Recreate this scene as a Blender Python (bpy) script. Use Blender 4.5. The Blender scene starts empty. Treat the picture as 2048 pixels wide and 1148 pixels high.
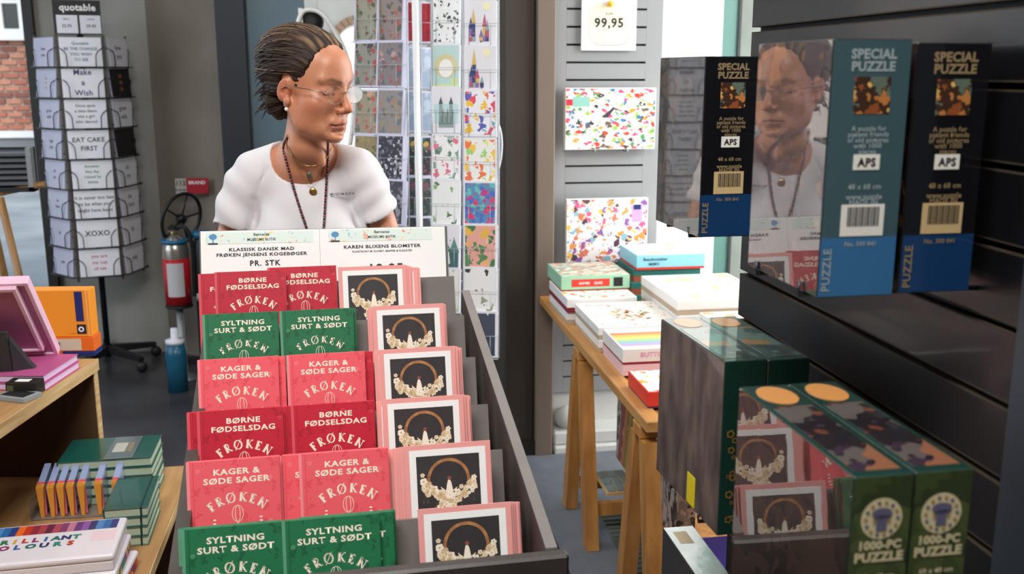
import bpy, bmesh, math, random
import numpy as np
from mathutils import Vector, Matrix, Euler
R = math.radians
S = bpy.context.scene
COL = S.collection
# ---------------------------------------------------------------- camera, world, light, exposure
FOC, PITCH, YAW, EYE = 2000.0, R(12.2), R(9.1), 1.6
cam = bpy.data.cameras.new('camera'); camo = bpy.data.objects.new('camera', cam); COL.objects.link(camo)
cam.sensor_width = 36; cam.lens = 36*FOC/2048; cam.clip_start = .02; cam.clip_end = 200
camo.location = (0, 0, EYE); camo.rotation_euler = (R(90)-PITCH, 0, -YAW)
cam.dof.use_dof = True; cam.dof.focus_distance = 2.0; cam.dof.aperture_fstop = 6.0
S.camera = camo
S.view_settings.view_transform = 'Standard'; S.view_settings.look = 'None'
S.view_settings.gamma = 1; S.view_settings.use_curve_mapping = False
S.view_settings.exposure = 0.0
w = bpy.data.worlds.new('overcast_sky'); S.world = w; w.use_nodes = True
nt = w.node_tree; bgn = nt.nodes['Background']
sky = nt.nodes.new('ShaderNodeTexSky'); sky.sky_type = 'NISHITA'; sky.sun_disc = False
sky.sun_elevation = R(38); sky.sun_rotation = R(150); sky.dust_density = 4; sky.ozone_density = .6
hs = nt.nodes.new('ShaderNodeHueSaturation'); hs.inputs['Saturation'].default_value = .45
nt.links.new(sky.outputs[0], hs.inputs['Color']); nt.links.new(hs.outputs[0], bgn.inputs[0]); bgn.inputs[1].default_value = .30
def area(name, loc, to, sx, sy, power, col):
    l = bpy.data.lights.new(name, 'AREA'); l.shape = 'RECTANGLE'; l.size = sx; l.size_y = sy; l.energy = power; l.color = col
    o = bpy.data.objects.new(name, l); COL.objects.link(o); o.location = loc
    o.rotation_euler = (Vector(to)-Vector(loc)).to_track_quat('-Z', 'Y').to_euler(); return o
area('window_daylight_right', (2.45, 3.05, 1.75), (0, 2.6, 1.2), 2.2, 2.4, 98, (1, .98, .95))
area('window_daylight_left', (-2.75, 3.6, 1.9), (0, 3.0, 1.2), 2.6, 2.2, 44, (.80, .90, 1))
area('ceiling_panel_front', (-.35, .35, 3.25), (-.25, 1.5, 1.0), 1.3, .7, 86, (1, .975, .945))
area('ceiling_panel_back', (.1, 3.4, 3.3), (.1, 3.2, 0), 1.2, .6, 14, (1, .95, .88))

def ray(px, py):
    cx = (px-1024)/FOC; cy = (py-574)/FOC
    dn = cy*math.cos(PITCH)+math.sin(PITCH); fw = math.cos(PITCH)-cy*math.sin(PITCH)
    return Vector((cx*math.cos(YAW)+fw*math.sin(YAW), fw*math.cos(YAW)-cx*math.sin(YAW), -dn))
def at(px, py, X=None, Y=None, Z=None, d=None):        # survey helper: a point of the photograph on a real plane of the place
    r = ray(px, py)
    t = X/r[0] if X is not None else Y/r[1] if Y is not None else (Z-EYE)/r[2] if Z is not None else d
    return Vector((0, 0, EYE))+r*t
# ---------------------------------------------------------------- materials
def lin(h):
    if isinstance(h, str):
        h = h.lstrip('#'); c = [int(h[i:i+2], 16)/255 for i in (0, 2, 4)]
    else: c = h
    return tuple((x/12.92 if x <= .04045 else ((x+.055)/1.055)**2.4) for x in c)+(1,)
MATS = {}
def mat(name, col='#888888', rough=.5, metal=0, coat=0, noise=None, bump=None, spec=.5, trans=0, emit=0, col2=None, stretch=(1, 1, 1), coat_ior=1.5, sub=0, coat_rough=.06, vcol=False):
    if name in MATS: return MATS[name]
    m = bpy.data.materials.new(name); m.use_nodes = True; nt = m.node_tree; b = nt.nodes['Principled BSDF']; L = nt.links
    b.inputs['Base Color'].default_value = lin(col); b.inputs['Roughness'].default_value = rough; b.inputs['Metallic'].default_value = metal
    b.inputs['Specular IOR Level'].default_value = spec; b.inputs['Coat Weight'].default_value = coat
    b.inputs['Coat Roughness'].default_value = coat_rough; b.inputs['Coat IOR'].default_value = coat_ior
    b.inputs['Transmission Weight'].default_value = trans
    if sub:
        b.inputs['Subsurface Weight'].default_value = sub; b.inputs['Subsurface Radius'].default_value = (.012, .005, .003); b.inputs['Subsurface Scale'].default_value = 1
    if emit: b.inputs['Emission Color'].default_value = lin(col); b.inputs['Emission Strength'].default_value = emit
    if vcol:
        a = nt.nodes.new('ShaderNodeVertexColor'); a.layer_name = 'tint'; L.new(a.outputs[0], b.inputs['Base Color'])
    if noise or bump:
        tc = nt.nodes.new('ShaderNodeTexCoord'); mp = nt.nodes.new('ShaderNodeMapping'); mp.inputs['Scale'].default_value = stretch
        L.new(tc.outputs['Object'], mp.inputs[0])
    if noise:                                           # (scale, amount 0..1)
        n = nt.nodes.new('ShaderNodeTexNoise'); n.inputs['Scale'].default_value = noise[0]; n.inputs['Detail'].default_value = 6
        L.new(mp.outputs[0], n.inputs['Vector'])
        r = nt.nodes.new('ShaderNodeValToRGB'); c = lin(col); k = lin(col2) if col2 else tuple(x*(1-noise[1]) for x in c[:3])+(1,)
        r.color_ramp.elements[0].position = .35; r.color_ramp.elements[1].position = .68
        r.color_ramp.elements[0].color = k; r.color_ramp.elements[1].color = c
        L.new(n.outputs[0], r.inputs[0]); L.new(r.outputs[0], b.inputs['Base Color'])
    if bump:                                            # (scale, strength)
        n2 = nt.nodes.new('ShaderNodeTexNoise'); n2.inputs['Scale'].default_value = bump[0]; n2.inputs['Detail'].default_value = 4
        L.new(mp.outputs[0], n2.inputs['Vector'])
        bp = nt.nodes.new('ShaderNodeBump'); bp.inputs['Strength'].default_value = bump[1]; bp.inputs['Distance'].default_value = .01
        L.new(n2.outputs[0], bp.inputs['Height']); L.new(bp.outputs[0], b.inputs['Normal'])
        if coat: L.new(bp.outputs[0], b.inputs['Coat Normal'])
    MATS[name] = m; return m
def pat(name, bg, cols, scale=60, size=.35, seed=0, warp=.25, stretch=(1, 1, 1), rough=.5, coat=0, coat_ior=1.5, bump=None, coat_rough=.05):
    """flat printed motif: scattered blobs of the given inks on a ground colour"""
    if name in MATS: return MATS[name]
    m = mat(name, bg, rough=rough, coat=coat, coat_ior=coat_ior, bump=bump, coat_rough=coat_rough); nt = m.node_tree; L = nt.links; b = nt.nodes['Principled BSDF']
    N = nt.nodes.new
    tc = N('ShaderNodeTexCoord'); mp = N('ShaderNodeMapping'); mp.inputs['Scale'].default_value = stretch; mp.inputs['Location'].default_value = (seed*1.7, seed*.9, seed*2.3)
    L.new(tc.outputs['Object'], mp.inputs[0])
    no = N('ShaderNodeTexNoise'); no.inputs['Scale'].default_value = scale*1.3; L.new(mp.outputs[0], no.inputs['Vector'])
    sb = N('ShaderNodeVectorMath'); sb.operation = 'SUBTRACT'; sb.inputs[1].default_value = (.5, .5, .5); L.new(no.outputs['Color'], sb.inputs[0])
    sc = N('ShaderNodeVectorMath'); sc.operation = 'SCALE'; sc.inputs['Scale'].default_value = warp*6/scale; L.new(sb.outputs[0], sc.inputs[0])
    ad = N('ShaderNodeVectorMath'); ad.operation = 'ADD'; L.new(mp.outputs[0], ad.inputs[0]); L.new(sc.outputs[0], ad.inputs[1])
    vo = N('ShaderNodeTexVoronoi'); vo.inputs['Scale'].default_value = scale; L.new(ad.outputs[0], vo.inputs['Vector'])
    sp = N('ShaderNodeSeparateColor'); L.new(vo.outputs['Color'], sp.inputs[0])
    r = N('ShaderNodeValToRGB'); r.color_ramp.interpolation = 'CONSTANT'; e = r.color_ramp.elements
    e[0].color = lin(cols[0]); e[0].position = 0; e[1].color = lin(cols[-1]); e[1].position = (len(cols)-1)/len(cols)
    for i in range(1, len(cols)-1):
        x = e.new(i/len(cols)); x.color = lin(cols[i])
    L.new(sp.outputs[0], r.inputs[0])
    mu = N('ShaderNodeMath'); mu.operation = 'MULTIPLY'; mu.inputs[1].default_value = size*1.6; L.new(sp.outputs[1], mu.inputs[0])
    a2 = N('ShaderNodeMath'); a2.operation = 'ADD'; a2.inputs[1].default_value = size*.35; L.new(mu.outputs[0], a2.inputs[0])
    lt = N('ShaderNodeMath'); lt.operation = 'LESS_THAN'; L.new(vo.outputs['Distance'], lt.inputs[0]); L.new(a2.outputs[0], lt.inputs[1])
    mx = N('ShaderNodeMixRGB'); mx.inputs[1].default_value = lin(bg); L.new(lt.outputs[0], mx.inputs[0]); L.new(r.outputs[0], mx.inputs[2])
    L.new(mx.outputs[0], b.inputs['Base Color']); return m
def wood(name, c1, c2, axis=1, rough=.45, scale=14):
    if name in MATS: return MATS[name]
    st = [1, 1, 1]; st[axis] = .07
    return mat(name, c1, rough=rough, noise=(scale*2, .3), col2=c2, stretch=tuple(st), bump=(scale*4, .05))
# ---------------------------------------------------------------- mesh helpers
class B:
    """collects shapes into one mesh with material slots"""
    def __init__(s): s.bm = bmesh.new(); s.mats = []
    def mi(s, m):
        if m not in s.mats: s.mats.append(m)
        return s.mats.index(m)
    def box(s, lo, hi, m, bev=0, M=None, seg=1):
        lo = Vector(lo); hi = Vector(hi); c = (lo+hi)/2; d = hi-lo
        ret = bmesh.ops.create_cube(s.bm, size=1, matrix=Matrix.Translation(c) @ Matrix.Diagonal((abs(d[0]), abs(d[1]), abs(d[2]), 1)))
        vs = ret['verts']; fs = {f for v in vs for f in v.link_faces}; i = s.mi(m)
        for f in fs: f.material_index = i
        if bev:
            es = {e for v in vs for e in v.link_edges}
            r = bmesh.ops.bevel(s.bm, geom=list(es), offset=bev, segments=seg, affect='EDGES', profile=.5)
            vs = list({v for f in r['faces'] for v in f.verts} | {v for v in vs if v.is_valid})
            for f in {f for v in vs for f in v.link_faces}: f.material_index = i
        if M: bmesh.ops.transform(s.bm, matrix=M, verts=list({v for v in vs if v.is_valid}))
        return s
    def poly(s, pts, m):
        vs = [s.bm.verts.new(p) for p in pts]; f = s.bm.faces.new(vs); f.material_index = s.mi(m); return s
    def hull(s, bot, top, m):
        n = len(bot); a = [s.bm.verts.new(p) for p in bot]; b = [s.bm.verts.new(p) for p in top]; i = s.mi(m)
        fs = [s.bm.faces.new(a[::-1]), s.bm.faces.new(b)]+[s.bm.faces.new((a[k], a[(k+1) % n], b[(k+1) % n], b[k])) for k in range(n)]
        for f in fs: f.material_index = i
        return s
    def tube(s, pts, r, m, n=8, closed=False, smooth=True):
        pts = [Vector(p) for p in pts]; rr = r if isinstance(r, (list, tuple)) else [r]*len(pts); rings = []; N = len(pts); i = s.mi(m)
        up = None
        for k, p in enumerate(pts):
            a = pts[(k-1) % N] if (closed or k) else p; b = pts[(k+1) % N] if (closed or k < N-1) else p
            t = (b-a).normalized() if (b-a).length else Vector((0, 0, 1))
            if up is None: up = t.orthogonal().normalized()
            else: up = (up-t*up.dot(t)); up = up.normalized() if up.length > 1e-6 else t.orthogonal().normalized()
            q = t.cross(up)
            rings.append([s.bm.verts.new(p+(up*math.cos(2*math.pi*j/n)+q*math.sin(2*math.pi*j/n))*rr[k]) for j in range(n)])
        for k in range(N if closed else N-1):
            A = rings[k]; C = rings[(k+1) % N]
            for j in range(n):
                f = s.bm.faces.new((A[j], A[(j+1) % n], C[(j+1) % n], C[j])); f.material_index = i; f.smooth = smooth
        if not closed:
            f = s.bm.faces.new(rings[0][::-1]); f.material_index = i; f = s.bm.faces.new(rings[-1]); f.material_index = i
        return s
    def lathe(s, prof, m, n=24, M=None, smooth=True):
        rings = []; i = s.mi(m); nv = []
        for r, z in prof: rings.append([s.bm.verts.new((r*math.cos(2*math.pi*j/n), r*math.sin(2*math.pi*j/n), z)) for j in range(n)]); nv += rings[-1]
        for A, C in zip(rings, rings[1:]):
            for j in range(n):
                f = s.bm.faces.new((A[j], A[(j+1) % n], C[(j+1) % n], C[j])); f.material_index = i; f.smooth = smooth
        for q in (rings[0][::-1], rings[-1]):
            f = s.bm.faces.new(q); f.material_index = i
        if M: bmesh.ops.transform(s.bm, matrix=M, verts=nv)
        return s
    def ball(s, c, r, m, M=None, u=12, v=8):
        rr = (r, r, r) if not isinstance(r, (tuple, list)) else r
        mm = Matrix.Translation(c) @ Matrix.Diagonal((*rr, 1))
        ret = bmesh.ops.create_uvsphere(s.bm, u_segments=u, v_segments=v, radius=1, matrix=(M @ mm) if M else mm); i = s.mi(m)
        for f in {f for x in ret['verts'] for f in x.link_faces}: f.material_index = i; f.smooth = True
        return s
    def mesh(s, me, m, M):
        i = s.mi(m); n0 = len(s.bm.verts); nf = len(s.bm.faces)
        s.bm.from_mesh(me); s.bm.verts.ensure_lookup_table(); s.bm.faces.ensure_lookup_table()
        bmesh.ops.transform(s.bm, matrix=M, verts=s.bm.verts[n0:])
        for f in s.bm.faces[nf:]: f.material_index = i
        return s
    def disc(s, c, r, m, n=24, r2=None, y=0.):          # flat disc in the XZ plane facing -Y
        i = s.mi(m); rx, rz = (r, r) if not isinstance(r, tuple) else r
        a = [s.bm.verts.new((c[0]+rx*math.cos(2*math.pi*j/n), y, c[1]+rz*math.sin(2*math.pi*j/n))) for j in range(n)]
        if r2 is None: f = s.bm.faces.new(a); f.material_index = i
        else:
            b = [s.bm.verts.new((c[0]+r2*rx*math.cos(2*math.pi*j/n), y, c[1]+r2*rz*math.sin(2*math.pi*j/n))) for j in range(n)]
            for j in range(n): f = s.bm.faces.new((a[j], a[(j+1) % n], b[(j+1) % n], b[j])); f.material_index = i
        return s
    def build(s, name):
        me = bpy.data.meshes.new(name); bmesh.ops.recalc_face_normals(s.bm, faces=s.bm.faces[:]) if len(s.bm.faces) else None
        s.bm.to_mesh(me); s.bm.free()
        for m in s.mats: me.materials.append(m)
        return me
def ob(name, b, parent=None, loc=(0, 0, 0), rot=(0, 0, 0)):
    me = b.build(name) if isinstance(b, B) else b
    o = bpy.data.objects.new(name, me); COL.objects.link(o); o.location = loc; o.rotation_euler = rot
    if parent: o.parent = parent
    return o
def tag(o, label=None, cat=None, group=None, kind=None):
    if label: o['label'] = label
    if cat: o['category'] = cat
    if group: o['group'] = group
    if kind: o['kind'] = kind
    return o
def thing(name, label, cat, loc=(0, 0, 0), rot=(0, 0, 0), group=None):
    o = bpy.data.objects.new(name, None); COL.objects.link(o); o.empty_display_size = .05
    o.location = loc; o.rotation_euler = rot; return tag(o, label, cat, group)
def struct(name, b, **k): return tag(ob(name, b, **k), kind='structure')
KIDS = {}
def dup(root, loc, rot, label=None, group=None, scale=None):
    r = root.copy(); COL.objects.link(r); r.location = loc; r.rotation_euler = rot
    if scale: r.scale = scale
    if label: r['label'] = label
    if group: r['group'] = group
    for ch in list(root.children):
        c = ch.copy(); COL.objects.link(c); c.parent = r
        for g in list(ch.children):
            d = g.copy(); COL.objects.link(d); d.parent = c
    return r
TX = {}
def txt(s, size=1., bold=0., sp=1.):
    k = (s, bold, sp)
    if k not in TX:
        c = bpy.data.curves.new('lettering', 'FONT'); c.body = s; c.size = 1; c.align_x = 'CENTER'; c.offset = bold; c.space_character = sp; c.resolution_u = 2
        o = bpy.data.objects.new('lettering', c); COL.objects.link(o)
        me = bpy.data.meshes.new_from_object(o.evaluated_get(bpy.context.evaluated_depsgraph_get()))
        bpy.data.objects.remove(o); bpy.data.curves.remove(c); TX[k] = me
    return TX[k]
def put_text(b, s, x, z, size, m, y=-.0004, bold=.02, sp=1.05, rot=0, M=None, wide=1.):
    """text in the XZ plane facing -Y, centred at x, baseline z"""
    T = Matrix.Translation((x, y, z)) @ Matrix.Rotation(R(90), 4, 'X') @ Matrix.Rotation(rot, 4, 'Z') @ Matrix.Diagonal((size*wide, size, size, 1))
    return b.mesh(txt(s, 1, bold, sp), m, (M @ T) if M else T)
def pm(ax):                                            # matrices turning a -Y facing print to other faces
    return {'front': Matrix.Identity(4), 'left': Matrix.Rotation(R(-90), 4, 'Z'), 'right': Matrix.Rotation(R(90), 4, 'Z'), 'top': Matrix.Rotation(R(-90), 4, 'X')}[ax]
WHITE = mat('paper_white', '#f4f4f2', .55); CREAM = mat('print_cream', '#f6ead6', .6); INK = mat('print_black', '#1c1b1e', .55); GREYINK = mat('print_grey', '#5a5b60', .55)
# ================================================================ SETTING
floor_m = mat('floor_vinyl', '#4a4a4e', .32, noise=(3, .3), col2='#38373a', bump=(60, .03))
conc_l = mat('concrete_light', '#a3a29b', .8, noise=(2.2, .2), col2='#918f87', bump=(14, .06))
conc_d = mat('concrete_brown', '#8a8075', .8, noise=(2.0, .2), col2='#766c61', bump=(14, .06))
dark_post = mat('post_navy', '#1a222b', .5); door_blue = mat('door_bluegrey', '#5b7380', .45, noise=(1.5, .15))
brown_post = mat('pillar_brown', '#3b332b', .7, noise=(3, .15)); beige_edge = mat('edge_beige', '#73655a', .6)
white_wall = mat('wall_white', '#e9ebea', .6); teal_frame = mat('frame_teal', '#4f7872', .4)
slat_grey = mat('slat_grey', '#94989b', .5); groove = mat('groove_dark', '#2b2d30', .6)
glass = mat('window_glass', '#ffffff', 0.0, trans=1, spec=.5)
glass.node_tree.nodes['Principled BSDF'].inputs['IOR'].default_value = 1.02
struct('floor', B().box((-3.3, -2.6, -.1), (2.75, 6.0, 0), floor_m))
ceil_m = mat('ceiling_paint', '#c9c7c2', .8)
struct('ceiling', B().box((-3.3, -2.6, 3.4), (2.75, 6.0, 3.5), ceil_m))
plain = mat('wall_paint', '#8f8b85', .8, noise=(1.5, .1))
struct('wall_front', B().box((-3.3, -2.7, 0), (2.75, -2.6, 3.4), plain))
# left wall with a long shop window opening
struct('wall_left', B().box((-3.3, -2.6, 0), (-3.2, 2.2, 3.4), plain).box((-3.3, 5.0, 0), (-3.2, 6, 3.4), plain).box((-3.3, 2.2, 0), (-3.2, 5, .7), plain).box((-3.3, 2.2, 3.1), (-3.2, 5, 3.4), plain))
struct('wall_right', B().box((2.65, -2.6, 0), (2.75, 1.8, 3.4), plain).box((2.65, 4.3, 0), (2.75, 6, 3.4), white_wall).box((2.65, 1.8, 0), (2.75, 4.3, .5), white_wall).box((2.65, 1.8, 3.0), (2.75, 4.3, 3.4), white_wall))
fr = mat('frame_aluminium', '#aeb4b6', .35, metal=.6)
wd = struct('window_3', B().box((2.66, 1.8, .5), (2.72, 1.86, 3), fr).box((2.66, 4.24, .5), (2.72, 4.3, 3), fr).box((2.66, 3.0, .5), (2.72, 3.06, 3), fr).box((2.66, 1.8, .5), (2.72, 4.3, .56), fr).box((2.66, 1.8, 2.94), (2.72, 4.3, 3), fr))
ob('pane', B().box((2.69, 1.86, .56), (2.695, 3.0, 2.94), glass), wd); ob('pane', B().box((2.69, 3.06, .56), (2.695, 4.24, 2.94), glass), wd)
# back walls, left to right
XA = at(82, 200, Y=5.95)[0]; XC = at(300, 300, Y=5.7)[0]; XB = at(440, 200, Y=5.6)[0]
struct('wall_back', B().hull([(XA, 5.98, 0), (XC, 5.86, 0), (XC, 6.0, 0), (XA, 6.1, 0)], [(XA, 5.98, 3.4), (XC, 5.86, 3.4), (XC, 6.0, 3.4), (XA, 6.1, 3.4)], conc_l))
struct('wall_back_right', B().hull([(XC, 5.86, 0), (XB, 5.6, 0), (XB, 5.75, 0), (XC, 6.0, 0)], [(XC, 5.86, 3.4), (XB, 5.6, 3.4), (XB, 5.75, 3.4), (XC, 6.0, 3.4)], conc_d))
struct('baseboard_back', B().box((XC+.02, 5.56, 0), (XB, 5.6, .035), mat('base_black', '#141414', .6)))
# window at far left looking onto the street
wb = struct('window_1', B().box((-3.2, 5.93, 0), (XA, 6.03, .06), conc_l).box((XA-.05, 5.93, .06), (XA, 6.03, 3.4), mat('window_frame_dark', '#30302e', .5)).box((-3.2, 5.93, 3.2), (XA, 6.03, 3.4), conc_l))
ob('pane', B().box((-3.2, 5.97, .06), (XA-.05, 5.975, 3.2), glass), wb)
# door leaf and posts behind the woman
YD = 4.9
X1 = at(437, 150, Y=YD)[0]; X2 = at(497, 150, Y=YD)[0]; X3 = at(612, 100, Y=YD)[0]; X4 = at(884, 300, Y=YD)[0]; X5 = at(1030, 300, Y=YD)[0]
struct('trim_1', B().box((X1, YD-.02, 0), (X2, YD+.7, 3.4), dark_post, bev=.004))
dr = struct('door_1', B().box((X2+.004, YD+.02, .02), (X3, YD+.07, 3.3), door_blue, bev=.004))
# white bent tube handle with a dark mount
hm = mat('handle_white', '#f2f2ee', .3)
hp = [at(*p, Y=YD-.06) for p in [(592, 62), (600, 30), (612, 18), (640, 22), (662, 48), (690, 100), (706, 160), (708, 230), (700, 290)]]
def smooth_path(p, it=2):
    for _ in range(it):
        q = [p[0]]
        for a, b in zip(p, p[1:]): q += [a*.75+b*.25, a*.25+b*.75]
        p = q+[p[-1]]
    return p
ob('pull_handle', B().tube(smooth_path(hp), .011, hm, 8).box(at(598, 60, Y=YD-.04), at(606, 18, Y=YD+.03), hm), dr)
ob('closer_mount', B().lathe([(.001, 0), (.05, 0), (.06, .02), (.05, .05), (.02, .06)], INK, 16, Matrix.Translation(at(622, 44, Y=YD+.02)) @ Matrix.Rotation(R(90), 4, 'X')), dr)
# glazed part of the door wall
w2 = struct('window_2', B().box((X3, YD, 0), (X3+.06, YD+.08, 3.4), fr).box((X4-.06, YD, 0), (X4, YD+.08, 3.4), fr).box((X3+.06, YD, 0), (X4-.06, YD+.08, .12), fr).box((X3+.06, YD, 2.6), (X4-.06, YD+.08, 2.68), fr))
ob('pane', B().box((X3+.06, YD+.03, .12), (X4-.06, YD+.035, 2.6), glass), w2)
struct('wall_back_lintel', B().box((X3, YD, 2.68), (X4, YD+.1, 3.4), conc_d))
struct('wall_back_brown', B().box((X4, YD-.01, 0), (X5, YD+.1, 3.4), mat('wall_umber', '#3f362e', .8, noise=(2, .15))))
# brown pillar right of the card rack
a = at(1003, 300, Y=4.0)[0]; b_ = at(1076, 300, Y=3.9)[0]; c_ = at(1100, 300, Y=4.02)[0]
struct('trim_2', B().box((a, 3.95, 0), (b_, 5.0, 3.4), brown_post, bev=.01).box((a-.01, 3.93, 0), (b_+.005, 3.95, .07), mat('base_black', '#141414', .6)))
struct('trim_3', B().box((b_, 3.92, 0), (c_, 4.3, 3.4), beige_edge, bev=.004))
# white wall and side window behind the slatwall column
YS = 4.05
sx0 = at(1103, 300, Y=YS)[0]; sx1 = at(1318, 300, Y=YS)[0]; wx = at(1408, 100, Y=YS+.3)[0]; wx2 = at(1462, 100, Y=YS+.3)[0]
struct('wall_back_white', B().box((sx0-.02, YS+.08, 0), (wx, YS+.3, 3.4), white_wall))
struct('trim_4', B().box((wx, YS+.2, 0), (wx2, YS+.3, 3.4), teal_frame, bev=.004).box((wx2-.012, YS+.19, 0), (wx2, YS+.2, 3.4), groove))
struct('wall_back_end', B().box((wx2, YS+.26, 0), (2.65, YS+.36, 3.4), mat('plaster_pale', '#7f8983', .8, noise=(9, .12), bump=(20, .1))))
# grey slatwall column with slots
sl = B(); zb = at(1105, 785, Y=YS)[2]
ys_px = [16, 44, 81, 120, 158, 190, 231, 268, 304, 340, 376, 412]
zs = sorted([at(1200, y, Y=YS)[2] for y in (16, 44, 81, 120, 158)])
pitch = (zs[-1]-zs[0])/4
ztop = zs[-1]; zs = [ztop-pitch*k for k in range(-12, 40)]; zs = sorted(z for z in zs if zb+.04 < z < 2.9)
sw = struct('wall_slat_column', B().box((sx0, YS+.02, zb), (sx1, YS+.08, 2.95), groove))
prev = zb; gx0 = at(1131, 250, Y=YS)[0]; gx1 = at(1288, 250, Y=YS)[0]
for z in zs+[2.95+.004]:
    ob('slat', B().box((gx0, YS, prev), (gx1, YS+.022, z-.008), slat_grey, bev=.001), sw); prev = z
ob('slat_frame', B().box((sx0, YS, zb), (gx0, YS+.024, 2.95), slat_grey), sw); ob('slat_frame', B().box((gx1, YS, zb), (sx1, YS+.024, 2.95), slat_grey), sw)
# white stone plinth and pale urn feet below it
st = mat('plinth_white', '#c9cccb', .7, noise=(12, .08), bump=(20, .08))
struct('trim_5', B().box((sx0, YS-.12, 0), (sx1+.5, YS+.1, .035), st, bev=.006).box((sx0, YS-.10, .035), (sx1+.5, YS+.08, .095), st, bev=.008).box((sx0, YS+.03, .095), (sx1+.5, YS+.08, zb-.005), st))
ur = tag(ob('stone_ball', B().lathe([(.001, 0), (.035, .002), (.054, .022), (.058, .042), (.045, .075), (.015, .092), (.001, .094)], st, 24), loc=at(1134, 840, Y=YS-.035).xy.to_3d()+Vector((0, 0, .0955))), 'white rounded stone on the white plinth under the grey slotted column', 'stone')
# ---------------------------------------------------------------- outdoors
struct('pavement', B().box((-14, 6.05, -.1), (8, 22, 0), mat('pavement_stone', '#a3b2bb', .7, noise=(1.2, .35), col2='#83929c', bump=(3, .1))))
YB = 16.0
p0 = at(-60, 262, Y=YB); p1 = at(140, 262, Y=YB); zt = at(0, 78, Y=YB)[2]
x0, x1 = p0[0], p1[0]+.6; zbk = p0[2]
bb = thing('brick_building', 'red brick house across the street seen through the left window', 'building', ((x0+x1)/2, YB+.5, 0))
def loc_(v): return (v[0]-bb.location[0], v[1]-bb.location[1], v[2])
mortar = mat('mortar', '#ddd3ca', .9)
ob('wall', B().box(loc_((x0-4, YB+.02, 0)), loc_((x1+1.5, YB+2, zt)), mortar).box(loc_((x0-4, YB+.02, zt)), loc_((x1+1.5, YB+2, 6)), mortar), bb)
bm_ = [mat('brick_%s' % n, c, .85, noise=(4, .25)) for n, c in (('red', '#b87763'), ('orange', '#c98f78'), ('brown', '#946055'))]
bmes = [B().box((-.098, -.03, -.033), (.098, .03, .033), m, bev=.004).build('brick') for m in bm_]
random.seed(4); k = 0; z = zbk+.05
while z < zt-.03:
    off = .11 if k % 2 else 0; x = x0+off
    while x < p1[0]+.25:
        o = bpy.data.objects.new('brick', random.choice(bmes)); COL.objects.link(o); o.parent = bb; o.location = loc_((x, YB+random.uniform(-.004, .004), z)); x += .22
    z += .094; k += 1
wf = mat('window_paint_white', '#e8eef0', .5); dk = mat('dark_pane', '#26343c', .1, coat=1)
ob('sill', B().box(loc_((x0-1, YB-.16, zt-.02)), loc_((p1[0]+.3, YB+.1, zt+.14)), wf), bb)
ob('plinth_band', B().box(loc_((x0-1, YB-.1, zbk-.1)), loc_((x1+.5, YB+.1, zbk)), wf).box(loc_((x0-1, YB-.05, 0)), loc_((x1+.5, YB+.1, zbk-.1)), mat('plinth_grey', '#7c8489', .8)), bb)
zw0 = zt+.14; xw1 = at(48, 40, Y=YB)[0]
wfo = ob('window', B().box(loc_((x0-.6, YB-.02, zw0)), loc_((xw1, YB+.03, zw0+1.6)), dk), bb)
for xx in (xw1-.02, xw1-.3, xw1-.62): ob('window_bar', B().box(loc_((xx-.03, YB-.08, zw0)), loc_((xx+.03, YB-.02, zw0+1.6)), wf), wfo)
for zz in (.36, .85): ob('window_bar', B().box(loc_((x0-.6, YB-.07, zw0+zz)), loc_((xw1, YB-.02, zw0+zz+.05)), wf), wfo)
ob('dark_wall_panel', B().box(loc_((xw1+.06, YB-.03, zw0)), loc_((x1+1.4, YB+.02, zw0+1.7)), mat('dark_facade', '#1d1b1a', .5)), bb)
# grey arched house seen through the glazing behind the woman
gx, gy = at(700, 100, Y=13)[0], 13
gb = thing('plastered_house', 'grey plastered house with a pale round arch seen behind the card rack', 'building', (gx, gy+.5, 0))
gw = mat('plaster_grey', '#9a9e9c', .9, noise=(1.5, .2), bump=(6, .1))
ob('wall', B().box((-3.2, -.4, 0), (4.0, 1, 6), gw), gb)
ac = at(722, 95, Y=13)-gb.location; ar = B(); n = 14
pts = [(ac[0]+.30*math.cos(math.pi*k/n), -.42, ac[2]+.30*math.sin(math.pi*k/n)) for k in range(n+1)]
ob('arch_opening', B().poly([(ac[0]+.3, -.42, 0)]+pts+[(ac[0]-.3, -.42, 0)], mat('bright_hall', '#f4f6f2', .9)), gb)
for k in range(n):
    a0 = math.pi*k/n; a1 = math.pi*(k+.9)/n; A = []
    for r_ in (.3, .4):
        for a_ in ((a0, a1) if r_ == .3 else (a1, a0)): A.append((ac[0]+r_*math.cos(a_), ac[2]+r_*math.sin(a_)))
    ob('arch_stone', B().hull([(x, -.48, z) for x, z in A], [(x, -.4, z) for x, z in A], mat('arch_brown', '#7d6a58', .9)), gb)
# ================================================================ DISPLAY STAND WITH COOKBOOKS
stand_m = mat('laminate_brown', '#4a433f', .45, noise=(9, .25), col2='#38322f', stretch=(1, .15, 1), bump=(60, .02))
stand_l = mat('laminate_grey', '#7c7672', .5, noise=(12, .15), stretch=(.2, 1, 1))
THETA = R(15); BH = .19; BW = .144
rowY = [2.12-.14*i for i in range(6)]; rowZ = [1.190, 1.134, 1.082, 1.030, .994, .945]
SXL, SXR = -.296, .262
PIV = Vector((0, 1.7, 0)); SR = R(2.5)
MS = Matrix.Translation(PIV) @ Matrix.Rotation(SR, 4, 'Z') @ Matrix.Translation(-PIV)
sd = thing('display_stand', 'brown stepped display stand full of cookbooks and cards in front of the woman', 'display stand', (0, 1.7, 0), (0, 0, SR))
def L_(p): return (p[0], p[1]-1.7, p[2])
def sb(lo, hi, m, **k): return B().box(L_(lo), L_(hi), m, **k)
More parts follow.
